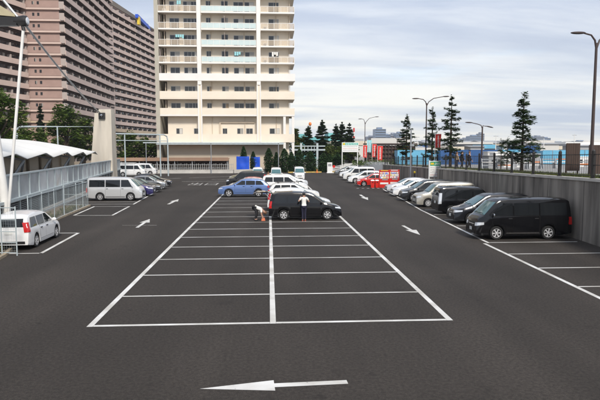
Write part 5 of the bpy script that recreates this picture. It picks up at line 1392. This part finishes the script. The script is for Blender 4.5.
sky = [(381, 1250, 24, 129, 'far_blue', 'tallest blue office tower on the skyline'), (388, 1400, 16, 135, 'far_blue', 'blue office slab touching the tallest tower'), (394.5, 1500, 18, 134, 'far_grey', 'grey skyline tower with flat top'), (401, 1350, 20, 133, 'far_blue', 'broad blue skyline tower by the small conifer'), (372.5, 1300, 22, 136.5, 'far_grey', 'squat grey tower above the cyan banner'), (376.5, 1600, 12, 139, 'far_blue', 'low blue block between two skyline towers'),
       (407, 1500, 18, 138, 'far_grey', 'low grey slab behind the small conifer'), (478, 1400, 28, 136, 'far_blue', 'blue block over the short street lamp'), (485, 1500, 12, 133.5, 'far_grey', 'thin grey tower beside the short street lamp'), (470, 1500, 30, 138.5, 'far_grey', 'long grey block over the pedestrians'), (545, 1400, 22, 136.5, 'far_grey', 'grey block beyond the biggest conifer'), (553, 1500, 18, 138, 'far_blue', 'blue block over the hoarding'), (538, 1600, 10, 137, 'far_blue', 'thin blue block beside the biggest conifer'), (566, 1500, 40, 142, 'far_grey', 'long low grey block at the big street lamp'), (500, 1500, 40, 142, 'far_blue', 'long low blue block between the conifers'), (430, 1500, 60, 141, 'far_grey', 'wide low grey block behind the double-arm lamp'), (590, 1500, 30, 141, 'far_blue', 'low blue block beyond the big street lamp'), (360, 1500, 40, 142, 'far_blue', 'low blue block behind the parking sign')]
for px, d, w, yt, m, lab in sky: far_block(lab, ray(px, d), d-14, w, 4.4+(149-yt)*d/564, 30, M[m], name='office_tower', bands=9, roof='plant')
ch = thing('chimney', 'red and white banded chimney rising behind the pines', 'chimney', (ray(354, 600), 586, 0))
b = MB(); zt = 4.4+21*600/564
for k in range(6): b.tube([(0, 0, zt*k/6), (0, 0, zt*(k+1)/6)], 1.4-.1*k, 12, mi=k % 2 ^ 1 ^ 0)
b.build('stack', [M['red'], M['white']], ch)
cr = thing('crane_beacon_mast', 'thin mast with round orange top behind the middle pine', 'mast', (ray(310, 300), 286, 0))
b = MB(); b.tube([(0, 0, 0), (0, 0, 17)], .3, 8); b.build('mast', M['steel_grey'], cr); b = MB(); b.ell((0, 0, 17.6), (.8, .8, 1.0), 10); b.build('beacon', M['orange'], cr, smooth=True)

# ------------------------------------------------------------------ vegetation
def leaf(b, p, size, rnd, flat=0., mi=0):
    a = rnd.uniform(0, 2*PI); t = rnd.gauss(0, .6)*(1-flat)
    u = Vector((math.cos(a), math.sin(a), math.sin(t)*.8)).normalized()*size
    v = Vector((-math.sin(a), math.cos(a), rnd.uniform(-.8, .8)*(1-flat*.7))).normalized()*size*rnd.uniform(.45, .8)
    b.add([p-u-v*.3, p-v*.8, p+u+v*.2, p+v], [(0, 1, 2, 3)], mi)
def conifer(label, x, y, z, h, r, seed, gap=.5, dens=1., sparse_top=True, cat='tree', autumn=False, lsz=.13):
    rnd = random.Random(seed); root = thing('conifer_tree', label, cat, (x, y, z), rnd.uniform(0, 6))
    t = MB(); lean = rnd.uniform(-.02, .02)*h
    t.tube([(0, 0, -.1), (lean*.3, 0, h*.4), (lean, 0, h*.98)], [h*.022, h*.014, h*.003], 8)
    f = MB(); nw = int(h*.86/gap); top = Vector((lean, 0, h))
    for i in range(nw):
        tt = (i+.2+rnd.uniform(-.2, .2))/nw; zz = h*.16+h*.82*tt; prof = (1-tt)**.75*(.55+.45*min(1, tt*4))
        rr = r*prof*rnd.uniform(.75, 1.2)+.12; nb = rnd.choice((5, 6, 7)) if tt < .85 else 5; a0 = rnd.uniform(0, 6)
        for k in range(nb):
            if rnd.random() < .10: continue
            a = a0+2*PI*k/nb+rnd.uniform(-.3, .3); L = rr*rnd.uniform(.5, 1.15); dr = rnd.uniform(-.05, .22)*L
            p0 = Vector((lean*tt, 0, zz+rnd.uniform(-.42, .42)*gap)); p1 = p0+Vector((math.cos(a)*L, math.sin(a)*L, -dr+.06*L)); pm_ = p0.lerp(p1, .5)+Vector((0, 0, -.05*L))
            t.tube([p0, pm_, p1], [.016+.006*L, .012, .005], 4, cap=False)
            n = int((14+48*L)*dens)
            for q in range(n):
                s = rnd.random()**.7; s = .18+.82*s; p = (p0.lerp(pm_, s*2) if s < .5 else pm_.lerp(p1, s*2-1))
                sp = .10+.24*L*(1-abs(s-.55))*.8
                side = Vector((-math.sin(a), math.cos(a), 0))*rnd.gauss(0, sp*.6)
                leaf(f, p+side+Vector((0, 0, rnd.gauss(-.02, .065))), lsz*1.1*rnd.uniform(.6, 1.3), rnd, .6, 1 if autumn and rnd.random() < .12 and tt < .5 else 0)
    for q in range(int(26*dens)): leaf(f, top+Vector((rnd.gauss(0, .07), rnd.gauss(0, .07), -abs(rnd.gauss(0, .25)))), lsz*.7, rnd, .2)
    t.build('trunk', M['bark'], root); f.build('crown', [M['conifer'], M['autumn']], root)
conifer('tall slender conifer with layered branches behind the pedestrians', 17.84, 41, street_z(41), 7.3, 1.6, 21, gap=.45, dens=.95)
conifer('biggest conifer with wide uneven tiers standing alone behind the black fence', 17.3, 24, street_z(24), 5.6, 1.55, 4, gap=.42, dens=.9)
conifer('small conifer close beside the double-arm lamp above the price board', 17.75, 47, street_z(47), 6.65, 1.25, 33, gap=.45, dens=.95)
conifer('bushy conifer with a few rusty twigs above the red vending machines', 19.55, 66, street_z(66), 7.4, 1.75, 9, gap=.44, autumn=True, dens=1.4)
conifer('thin sparse young tree between the short lamp and the biggest conifer', 22.3, 38, street_z(38), 3.1, .6, 12, gap=.5, dens=.45)
conifer('second thin sparse sapling next to the short street lamp', 21.5, 37.5, street_z(37.5), 2.9, .45, 17, gap=.5, dens=.4)
for i, (px, d, yt, rr, lab) in enumerate(((308, 128, 127, 2.4, 'small dark pine close to the tower corner'), (322, 126, 121, 3.0, 'broad dark pine under the orange beacon'), (336, 132, 125, 2.3, 'dark pine, first of the touching pair'), (341.5, 134, 123, 2.2, 'taller dark pine of the touching pair'), (349.5, 136, 124, 1.9, 'slim dark pine above the parking sign'))):
    zt = 4.4+(149-yt)*d/564; conifer(lab, ray(px, d), d-14, .2, zt, rr, 60+i, gap=.5, dens=1.3, lsz=.34)
conifer('narrow dark cypress between the two brown apartment blocks and trees', ray(48, 118), 104, 0, 13.6, 1.5, 71, gap=.55, dens=1.2, lsz=.3)
def broadleaf(label, x, y, z, h, r, seed, m='broad', n=2600, lsz=.26, name='broadleaf_tree'):
    rnd = random.Random(seed); root = thing(name, label, 'tree', (x, y, z))
    t = MB(); f = MB(); t.tube([(0, 0, -.1), (.05*r, 0, h*.35), (0, .05*r, h*.7)], [h*.03, h*.022, h*.008], 8)
    cl = []
    for i in range(22):
        a = rnd.uniform(0, 2*PI); zz = rnd.uniform(.32, .93); pr = math.sin((zz-.2)/.8*PI)**.6; q = rnd.uniform(.2, .85)*r*pr
        cl.append((Vector((math.cos(a)*q, math.sin(a)*q, zz*h)), r*rnd.uniform(.26, .42)))
    for c, cr_ in cl: t.tube([(0, 0, min(h*.4, c.z*.6)), c*.6+Vector((0, 0, c.z*.25)), c], [h*.012, h*.008, .02], 5, cap=False)
    for i in range(n):
        c, cr_ = cl[int(rnd.random()*len(cl))]; d = Vector((rnd.gauss(0, 1), rnd.gauss(0, 1), rnd.gauss(0, .8))).normalized()*cr_*rnd.random()**.4
        leaf(f, c+d, lsz*rnd.uniform(.7, 1.45), rnd, .2)
    t.build('trunk', M['bark'], root); f.build('crown', M[m], root)
broadleaf('dark leafy tree rising between the mast and the brown wing', ray(2, 70), 56, 0, 12.2, 3.6, 1, n=3600)
broadleaf('leafy tree in front of the brown block, beside the narrow cypress', ray(72, 112), 98, 0, 13.2, 4.0, 2, n=3600, lsz=.32)
broadleaf('rounded green tree half hidden by the concrete pylon', ray(88, 118), 104, 0, 10.5, 3.8, 3, n=2600, lsz=.32)
broadleaf('low green tree behind the white tent, close to the mast', ray(28, 95), 81, 0, 8.8, 4.2, 14, n=2800, lsz=.3)
broadleaf('small round tree between the pylon and the bicycle shed', ray(130, 116), 102, 0, 7.6, 3.6, 5, n=2200, lsz=.3)
broadleaf('dark shrubby tree at the bicycle shed roof end', ray(148, 118), 105, 0, 6.8, 3.2, 6, n=2000, lsz=.3)
broadleaf('light green tree touching the tower corner', ray(297.5, 128), 114, 0, 9.3, 2.1, 7, m='broad_lt', n=2200, lsz=.28)
broadleaf('yellowish green tree behind the parking sign', ray(352, 122), 108, .5, 5.2, 2.0, 8, m='broad_lt', n=1500)
broadleaf('yellow-green bush by the pipe rack', ray(330, 124), 110, .2, 5.0, 2.2, 18, m='broad_lt', n=1500)
broadleaf('olive green tree beside the parking sign post', ray(341, 120), 106, .2, 4.8, 1.8, 19, m='broad', n=1400)
broadleaf('low bush at the end of the lattice structure', ray(402, 118), 104, 1.5, 3.0, 1.6, 20, m='broad', n=900)
def shrub(label, x, y, h, r, seed):
    rnd = random.Random(seed); root = thing('columnar_shrub', label, 'shrub', (x, y, 0), 0, 'columnar shrubs along the tower foot')
    t = MB().tube([(0, 0, -.05), (0, 0, h*.8)], [.06, .02], 6); f = MB()
    for i in range(2600):
        z = rnd.random()**1.1; pr = math.sin(PI*(.13+.87*z))**.75
        a = rnd.uniform(0, 2*PI); q = r*min(1.1, pr)*rnd.uniform(.35, 1.06); leaf(f, Vector((math.cos(a)*q, math.sin(a)*q, 0.1+z*(h-.1))), .19*rnd.uniform(.6, 1.3), rnd, .1)
    t.build('trunk', M['bark'], root); f.build('crown', M['shrub'], root)
sl = ['rising above the narrower blue tarpaulin', 'peeping out behind the blue tarpaulins', 'tall and broad, first past the tarpaulins', 'slim and short between two taller ones', 'broad, before the tower corner', 'thin one tucked behind a broad neighbour', 'broad, just past the tower corner', 'at the foot of the pipe rack', 'first past the pipe rack', 'broad, third past the pipe rack', 'last in the hedge by the ticket machine']
for i, (px, h, rr) in enumerate(((243.5, 4.9, .7), (253, 3.9, .6), (268.5, 4.6, .95), (276, 3.8, .62), (284, 4.5, 1.1), (291, 3.9, .75), (299, 4.4, 1.0), (310, 4.0, 1.1), (323, 3.6, 1.1), (329, 3.4, .9), (337, 3.6, 1.2))):
    shrub('columnar evergreen shrub '+sl[i], ray(px, 108), 94, h, rr, 100+i)
b = MB(); rnd = random.Random(77)
for i in range(2600):
    px = rnd.uniform(296, 352); d = rnd.uniform(112, 120); leaf(b, Vector((ray(px, d), d-14, abs(rnd.gauss(.3, .45))+.05)), .2, rnd, .2)
for i in range(1500):
    px = rnd.uniform(352, 410); d = rnd.uniform(100, 112); leaf(b, Vector((ray(px, d), d-14, 1.5+abs(rnd.gauss(.2, .35)))), .2, rnd, .2)
tag(b.build('undergrowth', M['broad']), 'low green ground cover below the pines and banners', 'ground cover', kind='stuff')

# ------------------------------------------------------------------ sky, sun, camera
W_ = bpy.data.worlds.new('World'); bpy.context.scene.world = W_; W_.use_nodes = True
nt = W_.node_tree; L = nt.links.new; bg = nt.nodes['Background']
SUN_EL, SUN_AZ = R(40), R(166)      # azimuth clockwise from +Y: the sun stands behind the camera, a little to its right
skt = nt.nodes.new('ShaderNodeTexSky'); skt.sky_type = 'NISHITA'; skt.sun_disc = False; skt.sun_elevation = SUN_EL; skt.sun_rotation = SUN_AZ
tc = nt.nodes.new('ShaderNodeTexCoord'); sx = nt.nodes.new('ShaderNodeSeparateXYZ'); L(tc.outputs['Generated'], sx.inputs[0])
def math_(op, a, b_=None, c=None):
    n = nt.nodes.new('ShaderNodeMath'); n.operation = op
    for i, v in enumerate((a, b_, c)):
        if v is None: continue
        if isinstance(v, (int, float)): n.inputs[i].default_value = v
        else: L(v, n.inputs[i])
    return n.outputs[0]
zc = math_('MAXIMUM', sx.outputs['Z'], 0.0); den = math_('ADD', zc, .10)
cxn = nt.nodes.new('ShaderNodeCombineXYZ'); L(math_('DIVIDE', sx.outputs['X'], den), cxn.inputs[0]); L(math_('DIVIDE', sx.outputs['Y'], den), cxn.inputs[1])
def wnoise(scale, st, loc, detail=7, rough=.55):
    mp = nt.nodes.new('ShaderNodeMapping'); mp.inputs['Scale'].default_value = st; mp.inputs['Location'].default_value = loc; L(cxn.outputs[0], mp.inputs['Vector'])
    n = nt.nodes.new('ShaderNodeTexNoise'); n.inputs['Scale'].default_value = scale; n.inputs['Detail'].default_value = detail; n.inputs['Roughness'].default_value = rough
    n.inputs['Distortion'].default_value = .4; L(mp.outputs[0], n.inputs['Vector']); return n.outputs['Fac']
def wramp(f, stops):
    r_ = nt.nodes.new('ShaderNodeValToRGB'); e = r_.color_ramp.elements
    while len(e) < len(stops): e.new(.5)
    for k, (p, c) in enumerate(stops): e[k].position = p; e[k].color = (*c, 1)
    L(f, r_.inputs['Fac']); return r_.outputs['Color']
def wmix(f, a, b_):
    n = nt.nodes.new('ShaderNodeMix'); n.data_type = 'RGBA'
    if isinstance(f, (int, float)): n.inputs['Factor'].default_value = f
    else: L(f, n.inputs['Factor'])
    for k, v in (('A', a), ('B', b_)):
        if isinstance(v, tuple): n.inputs[k].default_value = (*v, 1)
        else: L(v, n.inputs[k])
    return n.outputs['Result']
n1 = wnoise(.55, (.55, 1.0, 1), (2.3, .6, 0)); n2 = wnoise(1.3, (.35, 1.2, 1), (7.1, 3.2, 0)); 
comb = math_('ADD', math_('MULTIPLY', n1, .6), math_('MULTIPLY', n2, .4))
CB = 4.2
upper = wramp(comb, [(.34, (.49*CB, .55*CB, .69*CB)), (.50, (.65*CB, .72*CB, .87*CB)), (.61, (.98*CB, 1.02*CB, 1.08*CB))])
lower = wramp(comb, [(.38, (.62*CB, .69*CB, .84*CB)), (.50, (.92*CB, .94*CB, .96*CB)), (.60, (1.15*CB, 1.10*CB, 1.0*CB))])
lowf = nt.nodes.new('ShaderNodeMapRange'); lowf.inputs['From Min'].default_value = .02; lowf.inputs['From Max'].default_value = .24; L(zc, lowf.inputs['Value'])
cloud = wmix(lowf.outputs[0], lower, upper)
gap = nt.nodes.new('ShaderNodeMapRange'); gap.inputs['From Min'].default_value = .60; gap.inputs['From Max'].default_value = .74; gap.inputs['To Min'].default_value = .93; gap.inputs['To Max'].default_value = .72
L(wnoise(.8, (.6, 1, 1), (11.2, 5.1, 0)), gap.inputs['Value'])
L(wmix(gap.outputs[0], skt.outputs[0], cloud), bg.inputs['Color']); bg.inputs['Strength'].default_value = .10
sd = bpy.data.lights.new('sun', 'SUN'); sd.energy = 1.5; sd.angle = R(10); sd.color = (1, .93, .84)
so = bpy.data.objects.new('sun', sd); C.objects.link(so)
dirv = Vector((math.sin(SUN_AZ)*math.cos(SUN_EL), math.cos(SUN_AZ)*math.cos(SUN_EL), math.sin(SUN_EL)))
so.rotation_euler = dirv.to_track_quat('Z', 'Y').to_euler(); so.location = (0, 0, 80)
cd = bpy.data.cameras.new('camera'); cam = bpy.data.objects.new('camera', cd); C.objects.link(cam)
cd.sensor_width = 36; cd.lens = 36*564.64/600; cd.clip_end = 8000; cd.clip_start = .1
PITCH, YAW, ROLL = .0899678, .0551403, -.00112307
cam.location = (-.083, -14.037, 4.402)
cam.rotation_euler = (Matrix.Rotation(-YAW, 3, 'Z') @ Matrix.Rotation(PI/2-PITCH, 3, 'X') @ Matrix.Rotation(ROLL, 3, 'Z')).to_euler()
bpy.context.scene.camera = cam
vs_ = bpy.context.scene.view_settings
vs_.view_transform = 'Standard'; vs_.look = 'None'; vs_.gamma = 1; vs_.exposure = 1.15; vs_.use_curve_mapping = False
bpy.context.scene.cycles.max_bounces = 6

# ------------------------------------------------------------------ the air
hm = bpy.data.materials.new('haze'); hm.use_nodes = True; hn = hm.node_tree
for n in list(hn.nodes):
    if n.type == 'BSDF_PRINCIPLED': hn.nodes.remove(n)
pv = hn.nodes.new('ShaderNodeVolumePrincipled'); pv.inputs['Color'].default_value = (.80, .87, .97, 1); pv.inputs['Density'].default_value = .00016
hn.links.new(pv.outputs[0], [n for n in hn.nodes if n.type == 'OUTPUT_MATERIAL'][0].inputs['Volume'])
b = MB(); b.box(-1550, 1550, -130, 1950, -1.06, 70)
hz = b.build('haze', hm); tag(hz, 'thin pale haze over the lot, the street and the far towers', 'haze', kind='stuff')
